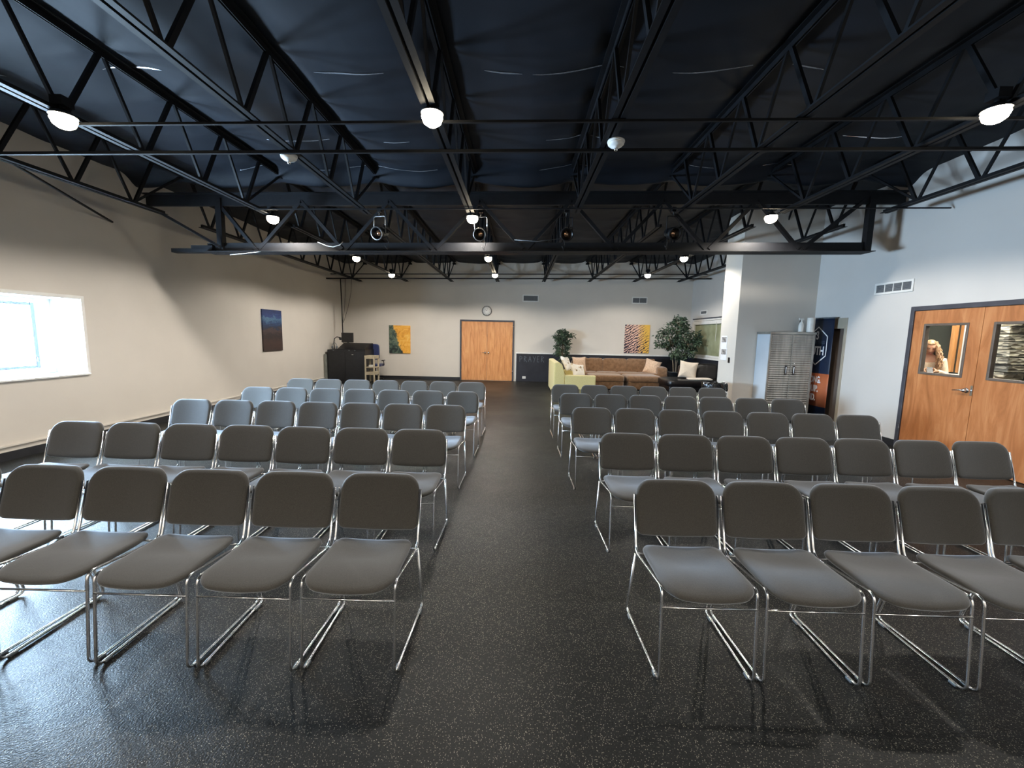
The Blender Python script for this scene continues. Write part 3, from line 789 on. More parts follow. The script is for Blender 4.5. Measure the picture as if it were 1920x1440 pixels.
# folded blanket
o = MB().pad(dense(rrect(-.32, .32, -.17, .17, (.03,)*4, 4), .06), .05, lambda x, y, t: (x, y, t+.012*math.sin(x*9)*math.cos(y*7))).build('folded_blanket', M_cream)
o.location = (5.15, 11.72, .490); o.rotation_euler = (0, 0, -.15); tag(o, 'folded cream blanket lying on the black leather chaise', 'blanket')

# ficus plants
M_leaf = mat('ficus_leaf', S(44, 62, 48), .45, spec=.5)
noisy(M_leaf, 9, S(30, 46, 36), S(78, 98, 74), 3)
M_bark = mat('ficus_bark', S(120, 108, 90), .8); noisy(M_bark, 20, S(100, 90, 74), S(136, 122, 102))
M_pot = mat('dark_planter', S(40, 42, 44), .5); noisy(M_pot, 6, S(34, 36, 38), S(50, 52, 54))
def leaf_at(m, p, d, ln, wd):
    d = Vector(d).normalized(); s = d.cross(Vector((0,0,1)))
    if s.length < .1: s = Vector((1,0,0))
    s.normalize(); s.rotate(Matrix.Rotation(random.uniform(-1.2, 1.2), 3, d)); u = s.cross(d)
    p = Vector(p)
    vs = [p, p+d*ln*.3+s*wd*.5+u*ln*.05, p+d*ln*.65+s*wd*.4+u*ln*.02, p+d*ln-u*ln*.18, p+d*ln*.65-s*wd*.4+u*ln*.02, p+d*ln*.3-s*wd*.5+u*ln*.05, p+d*ln*.5-u*ln*.05]
    m.add(vs, [(0,1,6), (1,2,6), (2,3,6), (3,4,6), (4,5,6), (5,0,6)], False)
def ficus(name, loc, blobs, nleaf, leaf, trunks, pot, label):
    e = empty(name, loc); tag(e, label, 'plant')
    r, h = pot
    MB().lathe([(0,.0),(r*.75,0),(r,h),(r*1.05,h),(r*1.05,h-.03),(r*.93,h-.03),(r*.9,h-.05),(0,h-.05)], (0,0,0), 24).build('pot', M_pot, e)
    m = MB()
    for t in trunks: m.tube(t, [.022-.012*k/len(t) for k in range(len(t))], 7)
    fol = MB()
    tot = sum(b_[3]**3 for b_ in blobs)**1
    for (bx, by, bz, br) in blobs:
        n = int(nleaf*(br**2)/sum(q[3]**2 for q in blobs))
        nb = max(4, n//22)
        tips = []
        for k in range(nb):
            d = Vector((random.gauss(0,1), random.gauss(0,1), random.gauss(0,1)+.3)).normalized()
            tip = Vector((bx, by, bz))+d*br*random.uniform(.55, 1.0); tips.append((tip, d))
            base = Vector((bx*.5, by*.5, bz-br*.8))
            m.tube([base, (base+tip)/2+Vector((0,0,.05)), tip], [.008, .006, .002], 5)
        for k in range(n):
            tip, d = random.choice(tips)
            p = tip+Vector((random.gauss(0,1), random.gauss(0,1), random.gauss(0,1)))*br*.17
            dd = d*.5+Vector((random.gauss(0,.6), random.gauss(0,.6), random.gauss(-.45,.4)))
            leaf_at(fol, p, dd, leaf*random.uniform(.7, 1.2), leaf*.42)
    m.build('stem', M_bark, e)
    fol.build('foliage', M_leaf, e)
    return e
ficus('ficus_tree', (5.08, 13.35, 0), [(-.30,0,1.62,.36), (.30,0,1.60,.40), (.02,.05,1.95,.33), (-.12,-.1,1.28,.34), (.22,-.1,1.20,.30), (-.48,0,1.40,.22), (.55,0,1.45,.22), (0,0,2.15,.18)],
      2300, .105, [[(0,0,.3),(.03,0,.8),(.1,0,1.3),(.25,0,1.8)], [(-.04,0,.3),(-.08,.02,.8),(-.16,.03,1.2),(-.3,.0,1.7)], [(.03,.03,.3),(.0,.03,.9),(.02,.05,1.6),(0,.05,2.1)], [(.05,-.03,.3),(.12,-.04,.7),(.2,-.08,1.2),(.35,-.05,1.5)]],
      (.24, .56), 'large ficus tree in a dark pot between the brown sofa and the chaise')
ficus('potted_ficus', (1.49, 14.05, 0), [(0,0,1.52,.30), (-.14,0,1.60,.20), (.16,0,1.58,.20), (0,0,1.72,.16), (.02,0,1.30,.2), (-.05,0,1.02,.22), (.1,0,.95,.17)],
      1250, .10, [[(0,0,.3),(.01,0,.9),(0,0,1.5)], [(.03,0,.3),(-.03,.02,.9),(.03,0,1.6)]], (.16, .38), 'small potted ficus behind the green sofa')

# trash can near the closet
e = empty('trash_can', (3.96, 8.3, 0)); tag(e, 'black trash can lined with a black bag beside the closet wall', 'trash can')
MB().lathe([(0,0),(.165,0),(.20,.70),(.215,.70),(.215,.74),(.195,.74),(.19,.70),(.16,.02),(0,.02)], (0,0,0), 28).build('bin', M_dkplastic, e)
vs = []; fs = []; n = 48
prof = [(.168,.60),(.20,.735),(.222,.755),(.238,.735),(.236,.66),(.229,.60)]
for (r, z) in prof:
    for k in range(n):
        a = 2*PI*k/n; q = 1+.045*math.sin(a*9+z*20)+.03*random.uniform(-1, 1)
        rr = max(r*q, .192 if .60 < z < .74 and r < .21 else (.217 if r > .22 else 0))
        vs.append((rr*math.cos(a), rr*math.sin(a), z+.014*math.sin(a*7)+.01*random.uniform(-1, 1)))
for i in range(len(prof)-1):
    for k in range(n): fs.append((i*n+k, i*n+(k+1) % n, (i+1)*n+(k+1) % n, (i+1)*n+k))
MB().add(vs, fs, False).build('bin_bag', M_bag, e)

# ------------------------------------------------------------------ sound desk in the left corner
e = empty('sound_desk', (-5.47, 13.35, 0)); tag(e, 'black sound desk cabinet with a sloped top in the far left corner', 'desk')
MB().box(-.585, .62, -.45, .35, .04, 1.06).build('cabinet', M_black, e, bevel=.008)
MB().box(-.585, .62, -.45, .35, 0, .04).build('plinth', M_dkplastic, e)
MB().box(-.565, -.02, -.462, -.45, .10, 1.0).build('door', M_black, e, bevel=.004)
MB().box(.0, .60, -.462, -.45, .10, 1.0).build('door', M_black, e, bevel=.004)
MB().box(.20, .26, -.475, -.462, .90, .925).build('latch', M_chrome, e, bevel=.002)
MB().box(-.30, .62, -.44, .34, 1.06, 1.09).poly([(-.28,-.40,1.09),(-.28,.34,1.09),(-.28,.34,1.27),(-.28,.1,1.27)], (1,0,0), .88).build('sloped_top', M_dkplastic, e, bevel=.006)
for x in (-.38, .12, .3): MB().box(x-.02, x+.02, -.47, -.45, 1.035, 1.055).build('catch', M_alu, e, bevel=.002)
o = MB().box(-6.12, -6.07, 12.80, 13.6, 0, .92).build('grey_panel', M_greyp, bevel=.004)
tag(o, 'tall narrow grey panel leaning in the corner left of the sound desk', 'panel')
e = empty('computer_monitor', (-5.52, 13.2, 1.27)); tag(e, 'black computer monitor standing on the sound desk', 'monitor')
MB().box(-.19, .19, -.02, .02, .02, .33).build('screen', M_dkplastic, e, bevel=.006)
MB().box(-.025, .025, .02, .045, .0, .2).build('stand', M_dkplastic, e)
MB().box(-.11, .11, -.07, .09, -.002, .012).build('foot', M_dkplastic, e, bevel=.003)
e = empty('desk_lamp', (-5.95, 13.2, 1.06)); tag(e, 'black jointed desk lamp at the left end of the sound desk', 'lamp')
MB().lathe([(0,0),(.07,0),(.07,.015),(.02,.025),(0,.025)], (0,0,0), 20).build('base', M_dkplastic, e)
MB().tube([(0,0,.02),(-.02,0,.2),(.0,0,.34)], .014, 8).tube([(0,0,.34),(.08,0,.40),(.20,0,.385)], .013, 8).build('arm', M_dkplastic, e)
MB().lathe([(.03,-.03),(.04,.0),(.05,.06),(.0,.06)], (.20,0,.33), 16).build('shade', M_dkplastic, e)
e = empty('headphones', (-5.88, 13.05, 1.06)); tag(e, 'grey headphones standing beside the desk lamp', 'headphones')
MB().tube([(.075*math.cos(a), 0, .11+.10*math.sin(a)) for a in [PI*k/12 for k in range(13)]], .008, 8).build('headband', M_alu, e)
for s in (-1, 1): MB().lathe([(.0,-.022),(.036,-.018),(.04,0),(.036,.018),(0,.022)], (s*.07, 0, .075), 18, 'X').tube([(s*.07,0,.0),(s*.07,0,.05)], .012, 6).build('ear_cup', M_alu, e)
# service pole and cables
o = MB().tube([(-5.79, 13.42, 3.32), (-5.77, 13.42, 2.4), (-5.76, 13.42, 1.27)], .017, 10).build('service_pole', M_dkplastic)
tag(o, 'thin black pole from the roof structure down to the sound desk', 'pole')
for pts, lb in (([(-5.42, 13.4, 3.34), (-5.45, 13.4, 2.9), (-5.55, 13.4, 2.45), (-5.68, 13.41, 2.05), (-5.745, 13.42, 1.92)], 'thin black cable swooping from the ceiling to the pole, the farther right one'),
                ([(-5.62, 13.4, 3.34), (-5.64, 13.4, 2.8), (-5.69, 13.4, 2.3), (-5.745, 13.41, 1.95)], 'thin black cable close beside the pole in the left corner')):
    o = MB().tube(pts, .006, 6).build('hanging_cable', M_dkplastic); tag(o, lb, 'cable', 'cables hanging by the pole')
# beige cart
e = empty('equipment_cart', (-4.66, 12.95, 0)); tag(e, 'beige open-shelf equipment cart beside the sound desk', 'cart')
for x in (-.15, .12):
    for y in (-.2, .2): MB().box(x, x+.045, y-.02, y+.02, .05, .90).build('post', M_beige, e, bevel=.003)
for z, t in ((.80,.10), (.30,.09), (.52,.02)): MB().box(-.15, .165, -.21, .21, z, z+t).build('shelf', M_beige, e, bevel=.003)
for x in (-.12, .14):
    for y in (-.18, .18): MB().lathe([(0,-.012),(.025,-.012),(.025,.012),(0,.012)], (x, y, .025), 12, 'X').build('wheel', M_dkplastic, e)
o = MB().box(-.06, .06, -.08, .08, 0, .06).build('white_box', M_white, bevel=.006); o.location = (-4.67, 12.95, .54)
tag(o, 'small white box on the middle shelf of the cart', 'box')
# office chair
e = empty('office_chair', (-4.92, 13.75, 0)); tag(e, 'navy blue office chair behind the cart by the sound desk', 'chair')
cushion('backrest', (0, -.02, .98), (.50, .09, .52), M_navy, e, rx=.06)
cushion('seat', (0, -.0+.26, .52), (.52, .48, .10), M_navy, e)
MB().tube([(.0,.02,.76),(0,.05,.56),(0,.2,.46)], .022, 8).build('back_bracket', M_dkplastic, e)
MB().tube([(.29,.10,.68),(.30,.35,.68)], .022, 8).tube([(.24,.25,.50),(.31,.25,.54),(.30,.22,.68)], .014, 8).build('armrest', M_dkplastic, e)
MB().tube([(-.29,.10,.68),(-.30,.35,.68)], .022, 8).tube([(-.24,.25,.50),(-.31,.25,.54),(-.30,.22,.68)], .014, 8).build('armrest', M_dkplastic, e)
MB().tube([(0,.26,.09),(0,.26,.48)], .025, 10).build('column', M_dkplastic, e)
m = MB()
for k in range(5):
    a = 2*PI*k/5+.3; m.tube([(0,.26,.10),(.26*math.cos(a), .26+.26*math.sin(a), .06)], .018, 6)
m.build('star_base', M_dkplastic, e)
for k in range(5):
    a = 2*PI*k/5+.3; MB().lathe([(0,-.015),(.028,-.015),(.028,.015),(0,.015)], (.26*math.cos(a), .26+.26*math.sin(a), .028), 12, 'X').build('wheel', M_dkplastic, e)

# ------------------------------------------------------------------ steel cabinet, things on it, banner
def ribbed():
    m = mat('ribbed_stainless_steel', S(170, 167, 160), .34, metal=.6)
    n = noisy(m, 2, S(150, 147, 140), S(196, 193, 186), 4, sc3=(6,1,1))
    w_ = N(m, 'ShaderNodeTexWave', Scale=7.2); w_.bands_direction = 'Z'; w_.wave_profile = 'SIN'
    L(m, coords(m), w_.inputs['Vector']); bump(m, w_.outputs['Fac'], .8, .012)
    return m
M_rib = ribbed()
M_ss = mat('smooth_stainless_steel', S(165, 165, 160), .3, metal=.8); noisy(M_ss, 6, S(150, 150, 146), S(180, 180, 176))
M_side = mat('pale_blue_grey_enamel', S(190, 197, 204), .4); noisy(M_side, 2, S(184, 191, 198), S(196, 203, 210))
e = empty('metal_cabinet', (5.255, 8.25, 0)); tag(e, 'tall ribbed stainless steel cabinet against the closet wall', 'cabinet')
hw = .425
MB().box(-hw, hw, -.19, .235, .06, 1.74).build('body', M_side, e, bevel=.004)
MB().box(-hw-.012, hw+.012, -.225, .24, 1.74, 1.79).build('top', M_ss, e, bevel=.008)
MB().box(-hw+.02, hw-.02, -.19, .22, 0, .06).build('plinth', M_dkplastic, e)
MB().box(-hw, -hw+.03, -.215, -.19, .06, 1.74).box(hw-.045, hw, -.215, -.19, .06, 1.74).build('corner_posts', M_ss, e, bevel=.006)
for s in (-1, 1):
    a, b_ = (-hw+.032, -.010) if s < 0 else (-.006, hw-.047)
    d_ = MB().box(a, b_, -.212, -.19, .07, 1.735).build('door', M_rib, e, bevel=.003)
    MB().box(s*.02-.007 if s < 0 else .0, s*.02+.007 if s < 0 else .014, -.216, -.2, .07, 1.735).build('door_edge', M_ss, d_) if s > 0 else None
    xh = s*.075-.005
    MB().box(xh-.022, xh+.022, -.218, -.211, .96, 1.14).build('handle_plate', M_dkplastic, d_, bevel=.003)
    MB().tube(fillet([(xh-.012,-.216,.975),(xh-.012,-.24,.985),(xh-.012,-.24,1.115),(xh-.012,-.216,1.125)], .01), .006, 8).build('handle', M_chrome, d_)
MB().lathe([(.0,-.008),(.012,-.006),(.012,0)], (.07, -.212, 1.19), 12, 'Y').build('lock', M_chrome, e)
# spray bottles and towel roll on the cabinet
M_bottle = mat('white_bottle_plastic', S(222, 220, 214), .4); noisy(M_bottle, 10, S(214, 212, 206), S(230, 228, 222))
def spray(loc, label, first=[None]):
    if first[0] is None:
        b_ = empty('spray_bottle')
        MB().lathe([(0,0),(.045,0),(.048,.02),(.048,.12),(.035,.165),(.018,.195),(.016,.21),(0,.21)], (0,0,0), 20).build('bottle', M_bottle, b_)
        MB().lathe([(0,.205),(.02,.205),(.02,.235),(.012,.24),(0,.24)], (0,0,0), 14).box(-.05, .03, -.012, .012, .238, .268).build('spray_head', M_bottle, b_, bevel=.004)
        MB().obox((-.022,0,.235), (-.038,0,.195), .012, .006).build('trigger', M_dkplastic, b_)
        first[0] = b_
    else: b_ = copy_tree(first[0])
    b_.location = loc; tag(b_, label, 'bottle', 'spray bottles on the cabinet'); return b_
spray((5.47, 8.16, 1.79), 'white spray bottle on the metal cabinet, the left one')
spray((5.555, 8.27, 1.79), 'white spray bottle on the metal cabinet, next to the towel roll')
o = MB().lathe([(.02,0),(.062,0),(.065,.008),(.065,.268),(.062,.275),(.02,.275),(.018,.26),(.018,.0)], (0,0,0), 28).build('paper_towel_roll', M_bottle)
o.location = (5.61, 8.10, 1.79); tag(o, 'upright roll of white paper towels on the metal cabinet', 'paper towel roll')

# banner
M_bn = mat('navy_banner_fabric', S(20, 32, 54), .5); noisy(M_bn, 3, S(18, 28, 48), S(24, 40, 66))
M_or = mat('orange_banner_print', S(172, 94, 58), .5); noisy(M_or, 3, S(160, 84, 52), S(182, 104, 66))
M_wt = mat('white_banner_print', S(232, 232, 235), .6)
M_gy = mat('grey_banner_print', S(74, 84, 100), .6)
bx = 5.86
e = empty('roll_up_banner', (bx, 8.2, 0)); tag(e, 'tall navy and orange roll-up youth banner beside the metal cabinet', 'banner')
# local: x -> along -Y world (to the viewer's right), drawn facing -X
e.rotation_euler = (0, 0, -PI/2)          # local x -> -Y, local -y -> -X
by0, by1 = -.24, .36
def curvy(x): return -.020*math.cos((x-.06)/.3*PI/2)
def strip(z0, z1, m, name, x0=by0, x1=by1, off=0):
    vs = []; n = 16
    for k in range(n+1):
        x = x0+(x1-x0)*k/n
        for z in (z0, z1): vs += [(x, curvy(x)-off, z), (x, curvy(x)+.002, z)]
    fs = []
    for k in range(n):
        a = 4*k; fs += [(a, a+4, a+6, a+2), (a+1, a+3, a+7, a+5), (a, a+1, a+5, a+4), (a+2, a+6, a+7, a+3)]
    fs += [(0,2,3,1), (4*n, 4*n+1, 4*n+3, 4*n+2)]
    return MB().add(vs, fs, True).build(name, m, e)
strip(.10, 2.06, M_bn, 'banner_sheet')
strip(.36, 1.00, M_or, 'orange_panel', off=.002)
MB().box(by0-.01, by1+.01, -.03, .015, 2.05, 2.075).build('top_rail', M_alu, e, bevel=.003)
MB().box(by0-.02, by1+.02, -.05, .05, 0, .10).build('base', M_alu, e, bevel=.01)
hc = .005; R_ = .31; hz = 1.53
hexp = [(hc+R_*math.sin(a)*.93, hz+1.18*R_*math.cos(a)) for a in [k*PI/3 for k in range(6)]]
m = MB()
for k in range(6):
    (a0, b0), (a1, b1) = hexp[k], hexp[(k+1) % 6]
    m.obox((a0, -.026, b0), (a1, -.026, b1), .020, .003, up=(0,1,0))
m.build('hexagon_outline', M_wt, e)
RX = (PI/2, 0, 0)
text_part('lettering', 'YOUTH', .23, (.205, -.027, 1.36), RX, M_wt, e, .006, .72, 'RIGHT')
text_part('lettering', 'VINEYARD', .085, (.215, -.027, 1.57), RX, M_gy, e, .001, .95, 'RIGHT')
text_part('lettering', '3', .22, (.0, -.027, 1.66), RX, M_wt, e, .004, .7, 'CENTER')
for t, z in (('BELONG.', .82), ('EQUIP.', .645), ('SEND.', .47)):
    text_part('lettering', t, .172, ({'BELONG.': .20, 'EQUIP.': .15, 'SEND.': .10}[t], -.027, z), RX, M_wt, e, .006, .66, 'RIGHT')

# posters and switch on the closet side
M_paper = mat('white_paper', S(226, 226, 228), .7); noisy(M_paper, 5, S(220, 220, 222), S(232, 232, 234))
def poster_mat():
    m = mat('poster_photo', S(90, 90, 95), .6)
    noisy(m, 22, S(50, 50, 54), S(190, 185, 180), 4); return m
M_photo = poster_mat()
for z, y, lb in ((1.56, 8.985, 'upper white poster with a dark photo on the closet side wall'), (1.30, 8.965, 'lower white poster with a dark photo, just above the light switch')):
    e = empty('wall_poster', (4.42, y, z)); tag(e, lb, 'poster', 'posters on the closet side')
    MB().box(-.004, 0, -.13, .13, -.12, .14).build('sheet', M_paper, e)
    MB().box(-.006, -.003, -.10, .10, .0, .11).build('picture', M_photo, e)
e = empty('light_switch', (4.42, 8.72, 1.19)); tag(e, 'black light switch on the closet side wall below the posters', 'light switch')
MB().box(-.008, 0, -.036, .036, -.057, .057).build('plate', M_dkplastic, e, bevel=.002)
MB().box(-.014, -.006, -.006, .006, -.014, .014).build('toggle', M_dkplastic, e)

# ------------------------------------------------------------------ recessed doorway behind the banner
d3 = empty('door_3', (XR, 8.07, 0)); struct(d3)
wpart('door_frame', MB().box(XR-.012, XR+.16, RY0-.055, RY0+.002, 0, RZ+.005).box(XR-.012, XR+.16, RY1-.02, RY1+.03, 0, RZ+.005).box(XR-.012, XR+.16, RY0+.002, RY1-.02, RZ-.19, RZ+.005), M_jamb, d3, bevel=.004)
wpart('door_leaf', MB().box(XR+.06, XR+.10, RY0, RY1, 0.0, RZ-.19), M_bdoor, d3)

# far right window with olive shade
w2 = empty('window_2', (XR, 13.2, FZ0)); struct(w2)
m = MB().frame('X', XR-.004, XR+.05, FY0+.001, FY1-.001, FZ0+.001, FZ1-.001, .05)
wpart('window_frame', m, M_white, w2)
wpart('header', MB().box(XR-.02, XR, FY0-.03, FY1+.03, FZ1, FZ1+.035), M_frame, w2)
M_shade = mat('olive_shade', S(146, 150, 118), .7); noisy(M_shade, 3, S(128, 132, 100), S(160, 163, 132), 5)
wpart('roller_shade', MB().box(XR+.055, XR+.06, FY0+.04, FY1-.04, FZ0+.03, FZ1-.14), M_shade, w2)
wpart('shade_box', MB().box(XR-.005, XR+.06, FY0+.04, FY1-.04, FZ1-.17, FZ1-.06), M_white, w2, bevel=.005)
wpart('pull_cord', MB().tube([(XR-.01, 12.62, FZ1-.12), (XR-.01, 12.62, FZ0+.5)], .006, 6), M_white, w2)
wpart('pane', MB().box(XR+.12, XR+.125, FY0, FY1, FZ0, FZ1), M_glass, w2)
struct(MB().box(XR+.205, XR+.25, FY0-.2, FY1+.2, FZ0-.2, FZ1+.2).build('wall_window_backing', M_jamb))

# ------------------------------------------------------------------ right double door with glazed leaves
d2 = empty('door_2', (XR, (DY0+DY1)/2, 0)); struct(d2)
wpart('door_frame', MB().frame('X', XR-.02, XR+.12, DY0-.01, DY1+.01, 0, DZ+.01, .06, 0, .065), M_frame, d2, bevel=.004)
mid = (DY0+DY1)/2
for s in (1, -1):
    y0, y1 = (mid+.003, DY1-.052) if s > 0 else (DY0+.052, mid-.003)
    wy0, wy1 = (5.61, 6.22) if s > 0 else (4.70, 5.325)
    z0, z1 = 1.17, 1.905
    xa, xb = XR+.0, XR+.045
    m = MB().box(xa, xb, y0, wy0, .01, DZ-.058).box(xa, xb, wy1, y1, .01, DZ-.058).box(xa, xb, wy0, wy1, .01, z0).box(xa, xb, wy0, wy1, z1, DZ-.058)
    lf = wpart('door_leaf', m, M_woodr, d2)
    fr = .032
    m = MB().frame('X', xa-.008, xb+.008, wy0, wy1, z0, z1, fr)
    m.build('glazing_frame', M_winframe, lf, bevel=.004)
    MB().box(XR+.02, XR+.024, wy0+fr, wy1-fr, z0+fr, z1-fr).build('pane', M_glass, lf)
    if s > 0:
        for zz in (.25, 1.15, 1.85):
            MB().tube([(xa-.012, y1+.012, zz), (xa-.012, y1+.012, zz+.11)], .009, 8).build('hinge', M_chrome, lf)
        yh = 5.53
        m = MB().lathe([(.034,-.012),(.036,0)], (xa, yh, 1.01), 20, 'X').lathe([(.0,-.055),(.022,-.052),(.026,-.03),(.018,0)], (xa, yh, 1.01), 16, 'X')
        m.tube([(xa-.05, yh, 1.01), (xa-.055, yh+.03, 1.012), (xa-.05, yh+.13, 1.0)], [.012,.010,.008], 8)
        m.build('door_handle', M_chrome, lf)
        MB().box(xa-.003, xa, y0+.002, y0+.03, .95, 1.08).build('lock_plate', M_chrome, lf)

# ------------------------------------------------------------------ lobby seen through the doors
M_lobby = mat('dark_green_grey_wall', S(52, 58, 54), .4); noisy(M_lobby, 2, S(46, 52, 48), S(60, 66, 60))
M_tan = wood('pine_casing', S(168, 112, 62), S(196, 140, 86), S(212, 160, 106), (4,4,.5))
XB = 7.45
struct(MB().box(XB, XB+.12, 3.2, 9.0, 0, 3.2).build('wall_lobby_back', M_lobby))
struct(MB().box(XR+.2, XB, 9.0, 9.12, 0, 3.2).box(XR+.2, XB, 3.08, 3.2, 0, 3.2).build('wall_lobby_sides', M_wall))
struct(MB().box(XR+.2, XB+.12, 3.08, 9.12, 3.2, 3.3).build('ceiling_lobby', M_white))
m = MB().box(XB-.05, XB, 7.02, 7.10, 1.14, 2.3).box(XB-.06, XB, 7.17, 7.24, 1.14, 2.3)
tag(m.build('window_casing', M_tan, bevel=.005), 'pine window casing in the lobby seen through the left door pane', 'casing')
m = MB().box(XB-.09, XB, 6.98, 7.01, 1.12, 2.3)
tag(m.build('white_casing_strip', M_white, bevel=.004), 'narrow white upright strip beside the pine casing in the lobby', 'casing')
c_ = empty('lobby_counter', (XB-.165, 7.85, 0)); tag(c_, 'white topped reception counter in the lobby behind the doors', 'counter')
MB().box(-.16, .16, -1.4, 1.1, 1.06, 1.115).build('counter_top', M_white, c_, bevel=.006)
MB().box(-.10, .16, -1.4, 1.1, 0, 1.06).build('counter_front', M_wallr, c_)
MB().box(.06, .15, -1.4, -.93, 1.115, 1.16).build('wood_ledge', M_tan, c_, bevel=.004)
# stone pier
def stone():
    m = mat('stacked_stone', S(140, 136, 120), .85)
    v = N(m, 'ShaderNodeTexVoronoi', Scale=9); L(m, coords(m, (1,1,2.6)), v.inputs['Vector'])
    c = ramp(m, v.outputs['Color'], [(.2, S(96, 92, 80)), (.8, S(176, 170, 150))]); L(m, c, bsdf(m).inputs['Base Color'])
    bump(m, v.outputs['Distance'], 1, .03); return m
m = MB()
for k in range(22):
    z = .02+k*.11
    m.box(6.98+random.uniform(-.02,.02), 7.27, 6.02+random.uniform(-.03,.03), 6.40+random.uniform(-.03,.03), z, z+.10)
tag(m.build('stone_pier', stone(), bevel=.008), 'grey stacked stone pier seen through the right door pane', 'pier')
e = empty('lobby_fill_lamp', (6.75, 6.0, 3.2)); tag(e, 'added flush fill lamp for the lobby, out of view above', 'ceiling lamp')  # unseen panel and area light, added to brighten the lobby
MB().box(-.3, .3, -.6, .6, -.03, 0).build('fill_panel', mat('lobby_fill_panel', (1,.95,.85,1), .5, emis=(1,.93,.8,1), es=6), e)
ld = bpy.data.lights.new('lobby_fill_light', 'AREA'); ld.shape = 'RECTANGLE'; ld.size = .6; ld.size_y = 1.2; ld.energy = 110; ld.color = (1,.93,.82)
lo = bpy.data.objects.new('lobby_fill_light', ld); COL.objects.link(lo); lo.location = (6.75, 6.0, 3.15)

# ------------------------------------------------------------------ person in the lobby
M_skin = mat('skin', S(196, 148, 120), .55); noisy(M_skin, 12, S(188, 138, 110), S(204, 156, 128)); bsdf(M_skin).inputs['Subsurface Weight'].default_value = .05
M_hair = mat('light_brown_curly_hair', S(150, 112, 78), .5); noisy(M_hair, 40, S(108, 76, 50), S(190, 152, 112))
M_top = fabric('cream_sweater', S(196, 176, 150), S(214, 196, 172), 60)
M_jean = fabric('dark_jeans', S(40, 46, 62), S(54, 60, 76), 80)
def skin_obj(name, verts, edges, rad, m, par, sub=2, root=0):
    me = bpy.data.meshes.new(name); me.from_pydata(verts, edges, [])
    o = bpy.data.objects.new(name, me); COL.objects.link(o); o.parent = par
    md = o.modifiers.new('skin', 'SKIN'); md.use_smooth_shade = True
    for i, r in enumerate(rad):
        me.skin_vertices[0].data[i].radius = (r if isinstance(r, tuple) else (r, r)); me.skin_vertices[0].data[i].use_root = (i == root)
    s_ = o.modifiers.new('sub', 'SUBSURF'); s_.levels = sub; s_.render_levels = sub
    bpy.context.view_layer.update()
    me2 = bpy.data.meshes.new_from_object(o.evaluated_get(bpy.context.evaluated_depsgraph_get()))
    o.modifiers.clear(); o.data = me2; me2.materials.clear(); me2.materials.append(m)
    for p in me2.polygons: p.use_smooth = True
    return o
# local frame: person faces -y ; placed with a turn towards the hall
pe = empty('person', (6.62, 6.78, 0), math.radians(-38)); tag(pe, 'person with long curly hair looking down at a phone behind the left door pane', 'person')
V = [(0,.02,.90), (0,.02,1.08), (0,.015,1.26), (0,.0,1.38), (0,-.01,1.44),                                   # pelvis, waist, chest, shoulders, neck
     (-.16,.01,1.35), (-.20,-.02,1.12), (-.10,-.22,1.185), (.16,.01,1.35), (.20,-.02,1.12), (.10,-.22,1.185),   # arms
     (-.09,.02,.82), (-.10,.0,.46), (-.10,.03,.09), (-.10,-.10,.035), (.09,.02,.82), (.10,.0,.46), (.10,.03,.09), (.10,-.10,.035),
     (0,-.03,1.50)]
E_ = [(0,1),(1,2),(2,3),(3,4),(3,5),(5,6),(6,7),(3,8),(8,9),(9,10),(0,11),(11,12),(12,13),(13,14),(0,15),(15,16),(16,17),(17,18),(4,19)]
Rr = [(.15,.11), (.13,.10), (.145,.105), (.11,.085), .048, .055, .042, .028, .055, .042, .028, .08, .055, .038, .032, .08, .055, .038, .032, .045]
body = skin_obj('body', V, E_, Rr, M_skin, pe)
# head merged into the body mesh
hb = bmesh.new(); hb.from_mesh(body.data)
tilt = Matrix.Rotation(math.radians(24), 3, 'X')
def head_pt(x, y, z):   # unit head space, y- = face
    X, Y, Z = x*.074, y*.094, z*.115
    if z < 0: X *= 1-.30*(-z)**1.6; Y *= 1-.12*(-z)**2
    fr = max(0, -y)
    Y -= .020*math.exp(-((x/.16)**2+((z+.18)/.20)**2))*fr            # nose
    Y -= .007*math.exp(-((x/.35)**2+((z+.52)/.09)**2))*fr            # lips
    Y += .010*(math.exp(-(((x-.40)/.18)**2+((z-.02)/.12)**2))+math.exp(-(((x+.40)/.18)**2+((z-.02)/.12)**2)))*fr
    Y -= .006*math.exp(-((x/.3)**2+((z+.86)/.12)**2))*fr             # chin
    return tilt @ Vector((X, Y, Z)) + Vector((0, -.055, 1.555))
n1, n2 = 28, 36; ring = []
for i in range(n1+1):
    ph = -PI/2+PI*i/n1
    ring.append([hb.verts.new(head_pt(math.cos(ph)*math.cos(2*PI*j/n2), math.cos(ph)*math.sin(2*PI*j/n2), math.sin(ph))) for j in range(n2)])
for i in range(n1):
    for j in range(n2): 
        fc = hb.faces.new((ring[i][j], ring[i][(j+1) % n2], ring[i+1][(j+1) % n2], ring[i+1][j])); fc.smooth = True
hb.to_mesh(body.data); hb.free()
M_eye = mat('dark_eye_and_brow', S(60, 42, 34), .5); M_lip = mat('lips', S(170, 96, 88), .5)
m = MB()
for s in (-1, 1):
    m.tube([head_pt(s*.24, -.93, .02), head_pt(s*.38, -.90, -.01), head_pt(s*.55, -.80, .02)], .0035, 6)
    m.tube([head_pt(s*.20, -.97, .20), head_pt(s*.38, -.93, .25), head_pt(s*.60, -.80, .20)], .004, 6)
m.build('eyes_and_brows', M_eye, pe)
MB().tube([head_pt(-.25, -.88, -.50), head_pt(-.10, -1.0, -.50), head_pt(.10, -1.0, -.50), head_pt(.25, -.88, -.50)], .006, 6).build('mouth', M_lip, pe)
